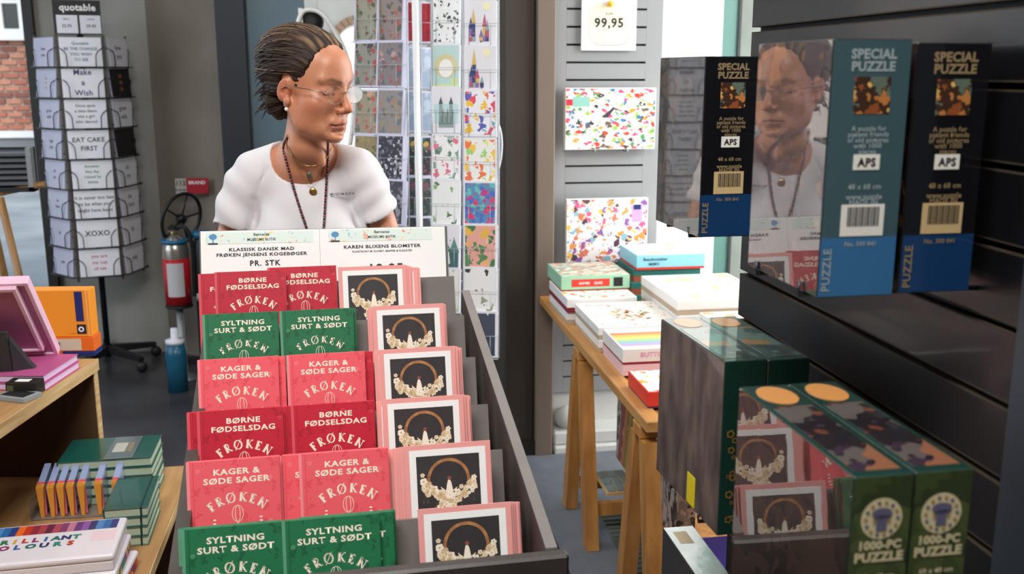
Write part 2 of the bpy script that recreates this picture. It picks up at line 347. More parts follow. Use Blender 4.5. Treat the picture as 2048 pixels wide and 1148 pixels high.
def side(x0, x1, dn, m_):
    pr_ = [(1.31, .12), (2.10, .12), (2.10, 1.13-dn), (1.31, .915-dn)]
    return B().hull([(x0, y-1.7, z) for y, z in pr_], [(x1, y-1.7, z) for y, z in pr_], m_)
def rail(x0, x1, dn):
    pr_ = [(1.31, .9155-dn), (2.10, 1.1305-dn), (2.10, 1.134-dn), (1.31, .919-dn)]
    return B().hull([(x0, y-1.7, z) for y, z in pr_], [(x1, y-1.7, z) for y, z in pr_], stand_l)
ob('side_panel', side(SXR-.017, SXR, 0, stand_m), sd); ob('top_rail', rail(SXR-.017, SXR, 0), sd); ob('side_panel', side(SXL, SXL+.022, .055, stand_m), sd)  # right side panel kept dark: deep inner shadow put into its colour
ob('front_panel', sb((SXL-.006, 1.285, .1), (SXR+.012, 1.308, .918), stand_m, bev=.004), sd)
ob('back_panel', sb((SXL+.022, 2.16, .12), (SXR-.022, 2.18, 1.09), stand_m), sd)
ob('plinth', sb((SXL+.01, 1.32, .06), (SXR-.01, 2.15, .12), stand_m), sd)
for x in (SXL+.05, SXR-.05):
    for y in (1.37, 2.10): ob('caster', B().lathe([(.001, -.012), (.028, -.012), (.03, 0), (.028, .012), (.001, .012)], INK, 16, Matrix.Translation(L_((x, y, .03))) @ Matrix.Rotation(R(90), 4, 'Y')).box(L_((x-.012, y-.012, .03)), L_((x+.012, y+.012, .06)), fr), sd)
sT, cT = math.sin(THETA), math.cos(THETA)
basep = [(y-BH*sT, z-BH*cT) for y, z in zip(rowY, rowZ)]
for i, (y, z) in enumerate(basep):
    st_ = B().box((SXL+.0225, -.02, -.014), (SXR-.0225, .105, -.0005), stand_l); ob('step', st_, sd, loc=(0, y-1.7, z), rot=(-THETA, 0, 0))
    if i: pass
    q = B().box((SXL+.023, 0, 0), (SXR-.023, .01, .150), stand_l)
    ob('back_rest', q, sd, loc=(0, y+.062-1.7, z+.0005), rot=(-THETA, 0, 0))
# ---- serif letters for the arched title
def serif(ch):
    T, t = .25, .12; v = lambda x: (x, 0, x+T, 1); out = []
    def ser(x, y, w=.3): out.append((x-w/2+T/2, y, x+w/2+T/2, y+t))
    diag = []
    if ch in 'FRKEN': out.append((.1, 0, .1+T, 1)); ser(.1, 0); ser(.1, 1-t)
    if ch == 'F': out += [(.1, 1-t, .62, 1), (.55, .78, .62, 1), (.1, .48, .48, .48+t), (.42, .38, .48, .66)]; w_ = .62
    if ch == 'E': out += [(.1, 1-t, .62, 1), (.55, .78, .62, 1), (.1, .48, .48, .48+t), (.42, .38, .48, .66), (.1, 0, .64, t), (.57, 0, .64, .24)]; w_ = .66
    if ch == 'R':
        n = 10; pts = [(.27+.3*math.sin(math.pi*k/n), .74-.26*math.cos(math.pi*k/n)) for k in range(n+1)]
        for a, b in zip(pts, pts[1:]): diag.append((a, b, .12))
        out += [(.2, .48, .3, .48+t), (.2, 1-t, .3, 1)]; diag.append(((.33, .5), (.68, .03), .15)); out.append((.6, 0, .8, t)); w_ = .76
    if ch == 'K': diag += [((.26, .42), (.68, .98), .07), ((.36, .55), (.72, .03), .16)]; out += [(.58, 1-t, .8, 1), (.62, 0, .84, t)]; w_ = .8
    if ch == 'N': diag.append(((.16, 1), (.78, 0), .17)); out += [(.74, 0, .81, 1), (.64, 1-t, .92, 1)]; w_ = .9
    if ch == 'Ø':
        n = 20; P = [(.5+.4*math.sin(2*math.pi*k/n), .5+.5*math.cos(2*math.pi*k/n)) for k in range(n+1)]
        for a, b in zip(P, P[1:]): diag.append((a, b, .08+.1*abs(a[0]-.5)/.4))
        diag.append(((.12, -.08), (.88, 1.08), .06)); w_ = 1.0
    quads = [[(a, b), (c, b), (c, d), (a, d)] for a, b, c, d in out]
    for a, b, th in diag:
        dx, dy = b[0]-a[0], b[1]-a[1]; l = math.hypot(dx, dy) or 1; nx, ny = -dy/l*th/2, dx/l*th/2
        ex, ey = dx/l*.02, dy/l*.02
        quads.append([(a[0]+nx-ex, a[1]+ny-ey), (b[0]+nx+ex, b[1]+ny+ey), (b[0]-nx+ex, b[1]-ny+ey), (a[0]-nx-ex, a[1]-ny-ey)])
    return quads, w_
def arched(b, word, cx, cz, rad, h, m, y=-.0004, gap=.16):
    L = [serif(c) for c in word]; tot = sum(w_ for _, w_ in L)*h+gap*h*(len(L)-1); s = -tot/2
    for q, w_ in L:
        mid = s+w_*h/2; a = mid/rad
        for poly in q:
            P = []
            for x, z in poly:
                lx = (x-w_/2)*h; lz = z*h+rad
                P.append((cx+lx*math.cos(a)+lz*math.sin(a), y, cz-rad-lx*math.sin(a)+lz*math.cos(a)))
            b.poly(P, m)
        s += w_*h+gap*h
    return b
# ---- cookbooks: one prototype per title
def cookbook(kind, base, dark, lines):
    cov = pat('cover_'+kind, base, [dark, base, dark], scale=70, size=.25, warp=.4, rough=.5)
    hinge = mat('hinge_'+kind, dark, .55); pages = mat('page_edges', '#efe6d8', .8)
    t = thing('cookbook', 'x', 'book')
    b = B().box((-BW/2, 0, 0), (BW/2, .0022, BH), cov, bev=.0006).box((-BW/2, .0098, 0), (BW/2, .012, BH), cov, bev=.0006).box((-BW/2, .0022, 0), (-BW/2+.002, .0098, BH), cov)
    ob('cover', b, t)
    ob('spine_highlight', B().box((-BW/2-.0004, -.0004, .0004), (-BW/2+.0045, .0002, BH-.0004), mat('spine_'+kind, {'green': '#5c9a7c', 'pink': '#f58a90', 'red': '#d8525f'}[kind], .5)), t)  # paler strip: highlight along the spine put into its colour
    ob('page_block', B().box((-BW/2+.002, .0022, .002), (BW/2-.003, .0098, BH-.003), pages), t)
    ob('hinge_groove', B().box((-BW/2+.009, -.0003, .0006), (-BW/2+.0108, .0001, BH-.0006), hinge), t)
    tb = B(); z = BH-.0235
    for s in lines: put_text(tb, s, .004, z, .0128, CREAM, bold=.03, sp=1.1, wide=1.28); z -= .0138
    ob('title', tb, t)
    lg = arched(B(), 'FRØKEN', .004, BH-.0675, .060, .0150, CREAM, gap=.2)
    ob('arched_title', lg, t)
    em = B(); cz = BH-.086                                # whisk / spoon emblem
    for k in range(5):
        rx = .0022+.0016*k; n = 16
        P = [(.004+rx*math.sin(2*math.pi*j/n), cz+.013*math.cos(2*math.pi*j/n)) for j in range(n)]
        if k in (1, 4):
            for a, c in zip(P, P[1:]+P[:1]):
                dx, dz = c[0]-a[0], c[1]-a[1]; l = math.hypot(dx, dz); nx, nz = -dz/l*.0004, dx/l*.0004
                em.poly([(a[0]-nx, -.0004, a[1]-nz), (c[0]-nx, -.0004, c[1]-nz), (c[0]+nx, -.0004, c[1]+nz), (a[0]+nx, -.0004, a[1]+nz)], CREAM)
    for sx in (-1, 1):
        for k in range(6):
            a = sx*(math.pi/2.2+k*.2); rr = .036
            em.disc((.004+rr*math.sin(a), cz-.012+rr*math.cos(a)*.8), (.0026, .0014), CREAM, 8, y=-.0004)
    em.box((.0028, -.0005, cz-.045), (.0052, -.0003, cz-.014), CREAM)
    ob('emblem', em, t)
    mt = B(); rg = random.Random(kind)                   # scattered small doodles
    mm = mat('doodle_'+kind, {'green': '#5fa06f', 'pink': '#f58a8c', 'red': '#d8494f'}[kind], .6)
    for _ in range(26):
        x, z = rg.uniform(-.058, .066), rg.uniform(.012, BH-.012)
        if abs(x) < .052 and BH-.095 < z < BH-.018: continue
        mt.disc((x, z), .0034, mm, 7, .6, y=-.0003); mt.disc((x, z), .001, mm, 5, y=-.0003)
    tag(ob('doodles', mt, t), kind='stuff')
    return t
protos = {'green': cookbook('green', '#1f7048', '#185c3b', ['SYLTNING', 'SURT & SØDT']),
          'pink': cookbook('pink', '#ee5e68', '#e44e5c', ['KAGER &', 'SØDE SAGER']),
          'red': cookbook('red', '#c01f36', '#ac182e', ['BØRNE', 'FØDSELSDAG'])}
used = set(); rot_b = (-THETA, 0, SR)
def place(proto, key, loc, rot, label, group=None):
    if key not in used:
        used.add(key); proto.location = loc; proto.rotation_euler = rot; proto['label'] = label
        if group: proto['group'] = group
        return proto
    return dup(proto, loc, rot, label, group)
rown = ['back', 'second', 'third', 'fourth', 'fifth', 'front']
kname = {'green': 'green', 'pink': 'pink-red', 'red': 'dark red'}
cx_L = [-.198, -.213, -.212, -.203, -.208, -.203]; cx_M = [-.092, -.066, -.053, -.046, -.034, -.060]
kinds = ['red', 'green', 'pink', 'red', 'pink', 'green']
behindL = [[-.034], [], [.012], [-.018, .010], [.004], [-.006]]
behindM = [[], [.006], [.016], [-.016, .0], [-.032, -.022, .003], [.022, .026]]
for i in range(6):
    y0, z0 = basep[i]
    for col, cx, bh in (('left', cx_L, behindL), ('middle', cx_M, behindM)):
        X = cx[i]
        yb = y0+(.028 if col == 'middle' and i == 0 else 0)
        for n, off in enumerate([0]+bh[i]):
            k = kinds[i] if not (col == 'middle' and i in (2,) and n) else 'red'
            if n == 0: lab = '%s cookbook fronting the %s pile, %s row of the stand' % (kname[k], col, rown[i])
            else: lab = '%s cookbook, %s one behind the front of the %s pile, %s row' % (kname[k], ('next', 'second', 'third')[n-1], col, rown[i])
            place(protos[k], k, MS @ Vector((X+off, yb+n*.0128, z0+.001-n*.0048)), rot_b, lab, 'cookbooks on the stand')
# ---- wreath art cards
pinkc = mat('card_pink', '#eba09b', .6); darkc = mat('card_photo_dark', '#3a3638', .5, noise=(30, .2)); gold = mat('print_gold', '#c98f57', .5, noise=(60, .3), col2='#8c5a3a')
fl = [mat('petal_%d' % k, c, .6) for k, c in enumerate(('#efdcbd', '#d9bd93', '#f7ecd8', '#b99a70'))]; leafg = mat('leaf_green', '#4e5245', .6); redp = mat('print_figure', '#8e4a3e', .6)
AW, AH = .145, .18
ac_ = thing('art_card', 'x', 'card')
ob('card', B().box((-AW/2, 0, 0), (AW/2, .0016, AH), pinkc, bev=.0003), ac_)
ob('mount', B().box((-.0635, -.0003, .012), (.0635, .0, AH-.0085), WHITE), ac_)
ph = ob('photo', B().box((-.0525, -.0005, .032), (.0525, -.0003, AH-.019), darkc), ac_)
rc = AH-.060
ob('wreath_ring', B().disc((0, rc), .036, gold, 36, .86, y=-.0007), ph)
fb = B(); rg = random.Random(7)
def flower(x, z, s):
    a0 = rg.uniform(0, 2); yy = -.0008-rg.random()*.0004; m_ = rg.choice(fl[:3])
    for k in range(5):
        a = a0+k*2*math.pi/5; px, pz = x+s*.6*math.cos(a), z+s*.6*math.sin(a)
        fb.disc((px, pz), (s*.5, s*.42), m_, 7, y=yy)
    fb.disc((x, z), s*.22, fl[3], 6, y=yy-.0001)
for k in range(80):
    u = rg.uniform(-1, 1); base = rc-.032+.020*abs(u)**1.5*1.3
    flower(u*.043, base+rg.gauss(0, .006), rg.uniform(.0034, .0060))
for k in range(16): flower(rg.uniform(-.016, .016), rc-.044+rg.gauss(0, .005), rg.uniform(.004, .006))
for sx in (-1, 1):
    for k in range(8): flower(sx*rg.uniform(.030, .044), rc-.012+rg.uniform(-.012, .010), .0032)
for k in range(22):
    x = rg.uniform(-.046, .046); z = rc-.032+rg.gauss(0, .012); fb.disc((x, z), (.0012, .004), leafg, 6, y=-.00075)
tag(ob('flowers', fb, ph), kind='stuff')
fg = B(); fg.poly([(-.008, -.001, rc-.032), (.009, -.001, rc-.032), (.004, -.001, rc-.004), (0, -.001, rc+.004), (-.003, -.001, rc-.006)], fl[2]); fg.disc((.001, rc+.003), .0034, redp, 8, y=-.0011)
fg.poly([(.002, -.0011, rc-.02), (.014, -.0011, rc-.012), (.012, -.0011, rc-.018)], fl[0]); fg.poly([(-.002, -.0011, rc-.02), (-.014, -.0011, rc-.010), (-.011, -.0011, rc-.018)], fl[0])
ob('figurine', fg, ph)
cx_C = [.055, .116, .118, .112, .135, .142]
offs = [[.004, .010, .014, .026, .032], [.003, .006, -.006, -.009], [.006, -.009, .012, .016], [.005, .012, -.010, .016], [-.006, -.010, -.016, -.020, -.024], [.004, .008, .015, .018]]
for i in range(6):
    y0, z0 = basep[i]; X = cx_C[i]
    for n, off in enumerate([0]+offs[i]):
        lab = 'wreath art card at the front of the %s row on the stand' % rown[i] if n == 0 else 'pink art card, %s one behind the front wreath card, %s row' % (('next', 'second', 'third', 'fourth', 'fifth')[n-1], rown[i])
        place(ac_, 'art', MS @ Vector((X+off, y0+n*.0045, z0+.012-.0025*n)), rot_b, lab, 'wreath art cards on the stand')
for i in range(6):                                       # packing ledge that lifts the cards in each row
    y0, z0 = basep[i]; X = cx_C[i]
    ob('card_ledge', sb((X-.06, y0-.004, z0), (X+.06, y0+.03, z0+.0085), stand_m), sd)
# ---- price sign board on top of the stand
TL, TR, BR_, BL = at(401, 462, Y=2.235), at(889, 452, Y=2.235), at(911, 583, Y=2.195), at(398, 590, Y=2.195)
ax = (TR-TL).normalized(); up = ((TL+TR)/2-(BL+BR_)/2).normalized(); nrm = ax.cross(up).normalized(); up = nrm.cross(ax)
SW = (TR-TL).length; SH = (TL-BL).length+.02
Ms = Matrix((ax, -nrm, up)).transposed().to_4x4(); c0 = (TL+TR)/2-up*SH
sg = thing('price_sign', 'white double price sign with floral header standing on the back of the stand', 'sign', c0, Ms.to_euler())
ob('board', B().box((-SW/2-.003, .0, 0), (SW/2+.006, .018, SH), mat('sign_edge_grey', '#5d5a58', .5), bev=.001), sg)
ob('paper', B().box((-SW/2, -.001, .004), (-.012, .0, SH-.001), WHITE), sg); ob('paper', B().box((-.0115, -.001, .004), (SW/2, .0, SH-.001), WHITE), sg)
hd = pat('header_floral', '#dfeee6', ['#a9d3c6', '#c9e2ee', '#f3d68a', '#8fc4cf', '#e9a48f'], scale=55, size=.22, warp=.5)
blu = mat('print_blue', '#4f8fc0', .5)
for cx, lines, sub, price in ((-SW/4-.004, ['KLASSISK DANSK MAD', 'FRØKEN JENSENS KOGEBØGER'], '', 'PR. STK'), (SW/4-.008, ['KAREN BLIXENS BLOMSTER'], 'KUNSTKORT M/ KUVERT, MAPPER & PLAKATER', '19,95')):
    ob('header', B().box((cx-.118, -.0016, SH-.030), (cx+.112, -.001, SH-.004), hd), sg)
    tb = B(); put_text(tb, 'Børnenes', cx, SH-.013, .0085, INK, y=-.002); put_text(tb, 'MUSEUMS BUTIK', cx, SH-.024, .008, INK, y=-.002)
    tr = B().disc((cx-.103, SH-.014), (.0085, .0065), blu, 12, y=-.002).box((cx-.1042, -.0022, SH-.028), (cx-.1018, -.0018, SH-.012), blu).box((cx-.113, -.0022, SH-.0305), (cx-.093, -.0018, SH-.0275), INK)
    ob('tree_logo', tr, sg)
    z = SH-.046
    for s in lines: put_text(tb, s, cx, z, .0098, INK, y=-.0016, bold=.03, sp=1.1, wide=1.3); z -= .0115
    if sub: put_text(tb, sub, cx, z+.002, .006, INK, y=-.0016)
    put_text(tb, price, cx+.006, SH-.103 if sub else SH-.079, .030 if sub else .0165, INK, y=-.0016, bold=.03, sp=1.2)
    ob('lettering', tb, sg)
# ================================================================ CARD SPINNERS
wire = mat('wire_dark', '#20222a', .4, metal=.3); wirel = mat('wire_light', '#aab0b6', .4, metal=.3)
cardw = mat('card_white', '#e6e7ee', .6); cardw2 = mat('card_blank_lavender', '#c7c9dd', .6)
def rack_card(name, w, h, facem, extra=None, th=.002):
    t = thing(name, 'x', 'card')
    ob('face', B().box((-w/2, 0, 0), (w/2, th, h), facem, bev=.0004), t)
    if extra: tag(ob('print', extra, t), kind='stuff')
    return t
def textcard(lines, m, w, h, size):
    b = B(); n = len(lines); z = h*.5+size*.7*n
    for s in lines: put_text(b, s, 0, z-size, size, m, y=-.0006, bold=.02); z -= size*1.35
    return b
# ---- left spinner with square word cards
A0 = at(182, 320, d=5.32); RC = Vector((A0[0], A0[1], 0)); RZ = R(13)
top_z = at(160, 75, d=5.13)[2]; rowp = (top_z-at(195, 570, d=5.07)[2])/8
sp = thing('card_spinner', 'tall black revolving rack of square white word cards by the left window', 'card rack', RC, (0, 0, RZ))
CW, CH = .196, rowp*.93; APO = .19
ob('pole', B().tube([(0, 0, .05), (0, 0, top_z+.04)], .016, wire, 10), sp)
for k in range(5):
    a = 2*math.pi*k/5+.35; e = (.27*math.cos(a), .27*math.sin(a))
    ft = ob('foot', B().hull([(-.02*math.sin(a), .02*math.cos(a), .075), (.02*math.sin(a), -.02*math.cos(a), .075), (e[0]+.015*math.sin(a), e[1]-.015*math.cos(a), .06), (e[0]-.015*math.sin(a), e[1]+.015*math.cos(a), .06)], [(-.02*math.sin(a), .02*math.cos(a), .12), (.02*math.sin(a), -.02*math.cos(a), .12), (e[0]+.015*math.sin(a), e[1]-.015*math.cos(a), .085), (e[0]-.015*math.sin(a), e[1]+.015*math.cos(a), .085)], INK), sp)
    ob('caster', B().lathe([(.001, -.014), (.028, -.014), (.03, 0), (.028, .014), (.001, .014)], INK, 14, Matrix.Translation((e[0], e[1], .03)) @ Matrix.Rotation(R(90), 4, 'X')), ft)
tx = B().box((-.115, -.012, 0), (.108, 0, .168), INK)
tp = ob('topper', tx, sp, loc=(.0, -.12, top_z+.012))
ob('topper_title', put_text(B(), 'quotable', 0, .118, .046, WHITE, y=-.0125, bold=.03), tp)
ob('price_card', B().box((-.102, -.0135, .006), (-.004, -.0122, .095), cardw), tp); ob('price_card', B().box((.006, -.0135, .006), (.104, -.0122, .095), cardw), tp)
pb = B()
for cx in (-.055, .058): put_text(pb, 'SMALL' if cx < 0 else 'LARGE', cx, .072, .011, GREYINK, y=-.0138); put_text(pb, '22,95' if cx < 0 else '29,95', cx, .036, .020, INK, y=-.0138)
ob('price_print', pb, tp)
designs = [('Quotable', ['Quotable', 'BE THE CHANGE', 'YOU WISH', 'TO SEE'], '#3a6a78'), ('Make a Wish', ['Make', 'a', 'Wish'], '#343a66'), ('grey verse', ['Once upon', 'a time there', 'was a girl', 'who danced'], '#55565c'),
           ('EAT CAKE FIRST', ['EAT CAKE', 'FIRST'], '#22222c'), ('green verse', ['Another', 'fine day', 'ruined by', 'duties'], '#4c8a66'), ('small line', ['it is never too late', 'to be what you', 'might have been'], '#55565c'), ('XOXO', ['XOXO'], '#1c1c24'), ('pink verse', ['you are', 'my cup', 'of tea'], '#c0567a')]
sided = [('hand-lettered', ['love', 'you'], '#343a66'), ('black', ['LA', 'LA', 'LA'], '#d07a4a'), ('grey', ['grow', 'wild'], '#55565c'), ('dark striped', ['hey', 'you'], '#22222c'), ('blue-lettered', ['oh', 'joy'], '#3a5f8f'), ('mauve', ['be', 'kind'], '#55505c'), ('plain', ['hi'], '#55565c'), ('plain lavender', ['yes'], '#55565c')]
blackc = mat('card_black', '#17161a', .5)
wp = B(); q = .0022; wd_ = CW/2+.012                      # one wire pocket, shared
wp.tube([(-wd_, 0, .0), (-wd_, -.03, .0), (wd_, -.03, 0), (wd_, 0, 0)], .003, wire, 5)
wp.tube([(-wd_, 0, CH*.72), (-wd_*.72, -.028, CH*.56), (-wd_*.62, -.03, CH*.42), (-wd_*.60, -.03, 0)], .0026, wire, 5)
wp.tube([(wd_, 0, CH*.72), (wd_*.72, -.028, CH*.56), (wd_*.62, -.03, CH*.42), (wd_*.60, -.03, 0)], .0026, wire, 5)
wpm = wp.build('wire_pocket')
for f in range(6):
    M = Matrix.Rotation(R(60)*f, 4, 'Z')
    for s in (-1, 1):
        p = M @ Vector((s*(CW/2+.012), -APO+.002, 0)); ob('upright', B().box((p[0]-.006, p[1]-.006, top_z-8*rowp-.02), (p[0]+.006, p[1]+.006, top_z+.01), mat('upright_taupe', '#4c4642', .5)), sp)
    for r_ in range(8):
        z = top_z-(r_+1)*rowp+.004; p = M @ Vector((0, -APO, z))
        ob('wire_pocket', wpm, sp, loc=p, rot=(0, 0, R(60)*f))
ENV1 = B().box((-CW/2+.004, 0, 0), (CW/2-.004, .0015, CH-.006), cardw2).build('envelope')
for r_ in range(8):
    z = top_z-(r_+1)*rowp+.008
    for f, nm in ((0, 'front'), (1, 'right'), (5, 'left')):
        w0 = (designs if f == 0 else sided)[r_]
        base = cardw if f == 0 else (blackc if (f == 1 and r_ in (1, 3)) else cardw if f == 1 else cardw2)
        sz = {4: .0165, 3: .020, 2: .027, 1: .032}[len(w0[1])]*(1.9 if w0[0] == 'Make a Wish' else 1.2)
        ex = textcard(w0[1], mat('ink'+w0[2], w0[2], .6), CW, CH, sz*(1 if f != 5 else .7))
        c = rack_card('greeting_card', CW if f != 1 or r_ != 1 else .19, CH, base, ex)
        M = Matrix.Rotation(RZ+R(60)*f, 4, 'Z'); p = RC+M @ Vector((random.uniform(-.004, .004), -APO-.022, z))
        c.location = p; c.rotation_euler = (R(-5), 0, RZ+R(60)*f)
        rn = ('top', 'second', 'third', 'fourth', 'fifth', 'sixth', 'seventh', 'bottom')[r_]
        tag(c, '%s word card in the %s pocket, %s side of the left spinner' % ({'front': w0[0], 'right': w0[0], 'left': 'lavender back'}[nm], rn, nm), 'card', 'word cards in the left spinner')
        e = thing('envelope_pack', 'pale envelopes behind the %s side word card, %s pocket of left spinner' % (nm, rn), 'envelopes', p+M @ Vector((0, .005, 0)), (R(-5), 0, RZ+R(60)*f), 'envelopes in the left spinner')
        for n in (0, 1): ob('envelope', ENV1, e, loc=(0, .005*n, 0))
# ---- middle spinner behind the woman
K = Vector((at(835, 300, d=3.2)[0], at(835, 300, d=3.2)[1], 0))
s2 = thing('card_spinner', 'white wire revolving rack of illustrated greeting cards behind the woman', 'card rack', K)
zt2 = 2.05
ob('pole', B().tube([(0, -.02, .1), (0, -.02, zt2)], .0105, mat('pole_white', '#dfe3e6', .35), 12), s2)
for k in range(4):
    a = math.pi/2*k+.6; ob('foot', B().tube([(0, 0, .12), (.28*math.cos(a), .28*math.sin(a), .02)], .014, wirel, 8), s2)
cols = {  # name: (px centre, depth, yaw deg (+ faces left), width, card height, list of row tops in px, where)
 'L1': (727, 3.32, -38, .098, .150, [-10, 82, 178, 268, 356], 'outer left column'),
 'L2': (776, 3.22, -36, .102, .150, [-12, 80, 176, 268, 358], 'inner left column'),
 'M1': (816, 3.62, -20, .075, .150, [0, 92, 180, 270, 352, 432], 'narrow back left column'),
 'M2': (846, 3.66, 12, .075, .150, [2, 94, 182, 272, 354, 434], 'narrow back right column'),
 'R1': (890, 3.05, -18, .088, .142, [-8, 86, 172, 267, 360, 449, 536], 'inner right column'),
 'R2': (959, 3.00, -14, .101, .142, [-3, 90, 178, 275, 362, 448, 535, 624], 'outer right column')}
F = lambda n, bg, c, s=70, z=.33, **k: pat('art_'+n, bg, c, scale=s*.72, size=z, **k)
arts = {
 'L1': [F('l10', '#8e8d7c', ['#5d4a3c', '#6c7a5a', '#9b4038']), F('l11', '#86857a', ['#a33a34', '#4d5a4a', '#3b3432']), F('l12', '#968a74', ['#b0503c', '#5c6a4e', '#c09a7a']), F('l13', '#8b7d55', ['#6c5c34', '#5a5a3c', '#a08a54'], 110), F('l14', '#7f7c75', ['#a09480', '#5f5f5a'])],  # both left columns dulled: the wing's shade put into the card colours
 'L2': [F('l20', '#8a7d7c', ['#a5564c', '#5a5a50', '#8c8064'], 90), F('l21', '#80777a', ['#a04a50', '#5c6470', '#b8928c'], 90), F('l22', '#8b8682', ['#a08a66', '#66707a', '#a87a6a'], 90), F('l23', '#2c2c38', ['#8b8c98', '#d0d0d8', '#545464'], 150), F('l24', '#3c3e4c', ['#8a8c98', '#626478'], 100)],
 'M1': [F('m10', '#8f1226', ['#a01c30', '#7c0d20'], 30), F('m11', '#9fb1c6', ['#b4c4d6', '#8c9db4'], 20), F('m12', '#96a8bd', ['#aebfd2', '#8596ac'], 20), F('m13', '#2b3236', ['#8c4458', '#3f6a58', '#b89a4c'], 80), F('m14', '#33413f', ['#4f6a5c', '#7c4a56'], 80), F('m15', '#3a464c', ['#56666c', '#2c3438'], 60)],
 'R1': [F('r10', '#eef1f4', ['#3c4a48', '#566460', '#30383a'], 120, .24), None, None, F('r13', '#f1f3f3', ['#7da08e', '#e27a92', '#5c8270', '#a7b8ae'], 70, .36), F('r14', '#eef2f2', ['#5e8056', '#8db37c', '#c8cf9a'], 50, .25), None, F('r16', '#f2efe8', ['#cfd5b4', '#b5cdd4', '#e6dcc0'], 40, .3)],
 'R2': [None, None, F('r22', '#eceef6', ['#e0496a', '#5a5bb8', '#f0c23c', '#58b0c0', '#e86a4a'], 60, .42), F('r23', '#eef0ee', ['#f2c94a', '#ef7a4a', '#a5d47c', '#f0e080'], 60, .40), F('r24', '#5a8fb8', ['#e0356a', '#4a6fc4', '#6cc0c0', '#c43c8c'], 90, .5), F('r25', '#e8a89c', ['#3f7a4c', '#5a8a5a', '#e8b94a', '#e5c6b4'], 50, .45), F('r26', '#f0f1f0', ['#a0a58c', '#3a3c40', '#a8c4e0'], 45, .28), F('r27', '#475062', ['#39425a', '#e6e8ea'], 40, .25)]}
arts['M2'] = arts['M1'][:]
def P3(b, pts, m, y): return b.poly([(x, y, z) for x, z in pts], m)
def cardart(key, w, h):
    b = B(); y = -.0006
    if key == 'R11':                                    # arch of pale leaves over a meadow
        b.box((-w/2+.004, y, .004), (w/2-.004, 0, h-.006), mat('art_aqua', '#bcdcd8', .6)); b.disc((0, h*.52), .036, mat('art_straw', '#d8d0a4', .6), 24, .55, y=y*2)
        b.disc((0, h*.47), (.022, .028), WHITE, 16, y=y*2.2); b.disc((w*.3, h*.2), .012, mat('art_meadow', '#cfe0a4', .6), 12, y=y*2.3); b.box((-w/2+.004, y*2.4, .004), (w/2-.004, y*2, h*.13), mat('art_meadow', '#cfe0a4', .6))
    elif key == 'R12':                                  # castle in a lake
        b.box((-w/2+.006, y, h*.2), (w/2-.006, 0, h*.62), mat('art_lake', '#bfdde2', .6)); cst = mat('art_castle', '#8fa5a2', .6); ink = mat('art_roof', '#465c60', .6)
        b.box((-.022, y*2, h*.12), (.024, y, h*.45), cst)
        for x in (-.016, .016): b.box((x-.005, y*2.2, h*.4), (x+.005, y*2, h*.62), cst); P3(b, [(x-.007, h*.62), (x+.007, h*.62), (x, h*.78)], ink, y*2.4)
        for k in range(9): b.box((-.02+k*.005, y*2.6, h*.18), (-.018+k*.005, y*2.5, h*.23+.02*(k % 3)), ink)
    elif key == 'R15':                                  # mountains and pines
        b.box((-w/2+.005, y, .004), (w/2-.005, 0, h*.45), mat('art_pine', '#40686a', .6)); 
        for x in (-.03, -.012, .006, .026): P3(b, [(x-.016, h*.38), (x+.016, h*.38), (x, h*.52+abs(x))], mat('art_pine2', '#5f8c88', .6), y*2)
        P3(b, [(-.012, .02), (.014, .02), (.01, h*.4), (-.008, h*.4)], WHITE, y*2.4)
        for k in range(6): b.disc((-.03+k*.011, h*(.6+.05*(k % 3))), .002, mat('art_roof', '#465c60', .6), 5, y=y)
    elif key in ('R20', 'R21'):                         # town spires
        c_ = [mat('art_violet', '#8a6fb0', .6), mat('art_navy', '#2f4478', .6), mat('art_sand', '#d8b868', .6), mat('art_rose', '#c0507a', .6), mat('art_grey', '#9aa6b4', .6)]
        for k, (x, hh) in enumerate(((-.028, .55), (-.020, .72), (.014, .62), (.022, .5), (.004, .3)) if key == 'R20' else ((-.026, .5), (-.018, .85), (-.008, .45), (.006, .28))):
            b.box((x-.006, y, h*.12), (x+.006, 0, h*hh*.7), c_[k]); P3(b, [(x-.007, h*hh*.7), (x+.007, h*hh*.7), (x, h*hh+.012)], c_[(k+1) % 5], y*2); b.disc((x, h*hh*.4), .003, c_[(k+2) % 5], 8, y=y*2); b.box((x-.005, y*2, h*.12), (x+.005, y*1.5, h*.22), c_[(k+3) % 5])
        b.disc((.02, h*.85), .012, mat('art_sun', '#f4efc4', .6), 14, y=y)
    return b
pocket = {}
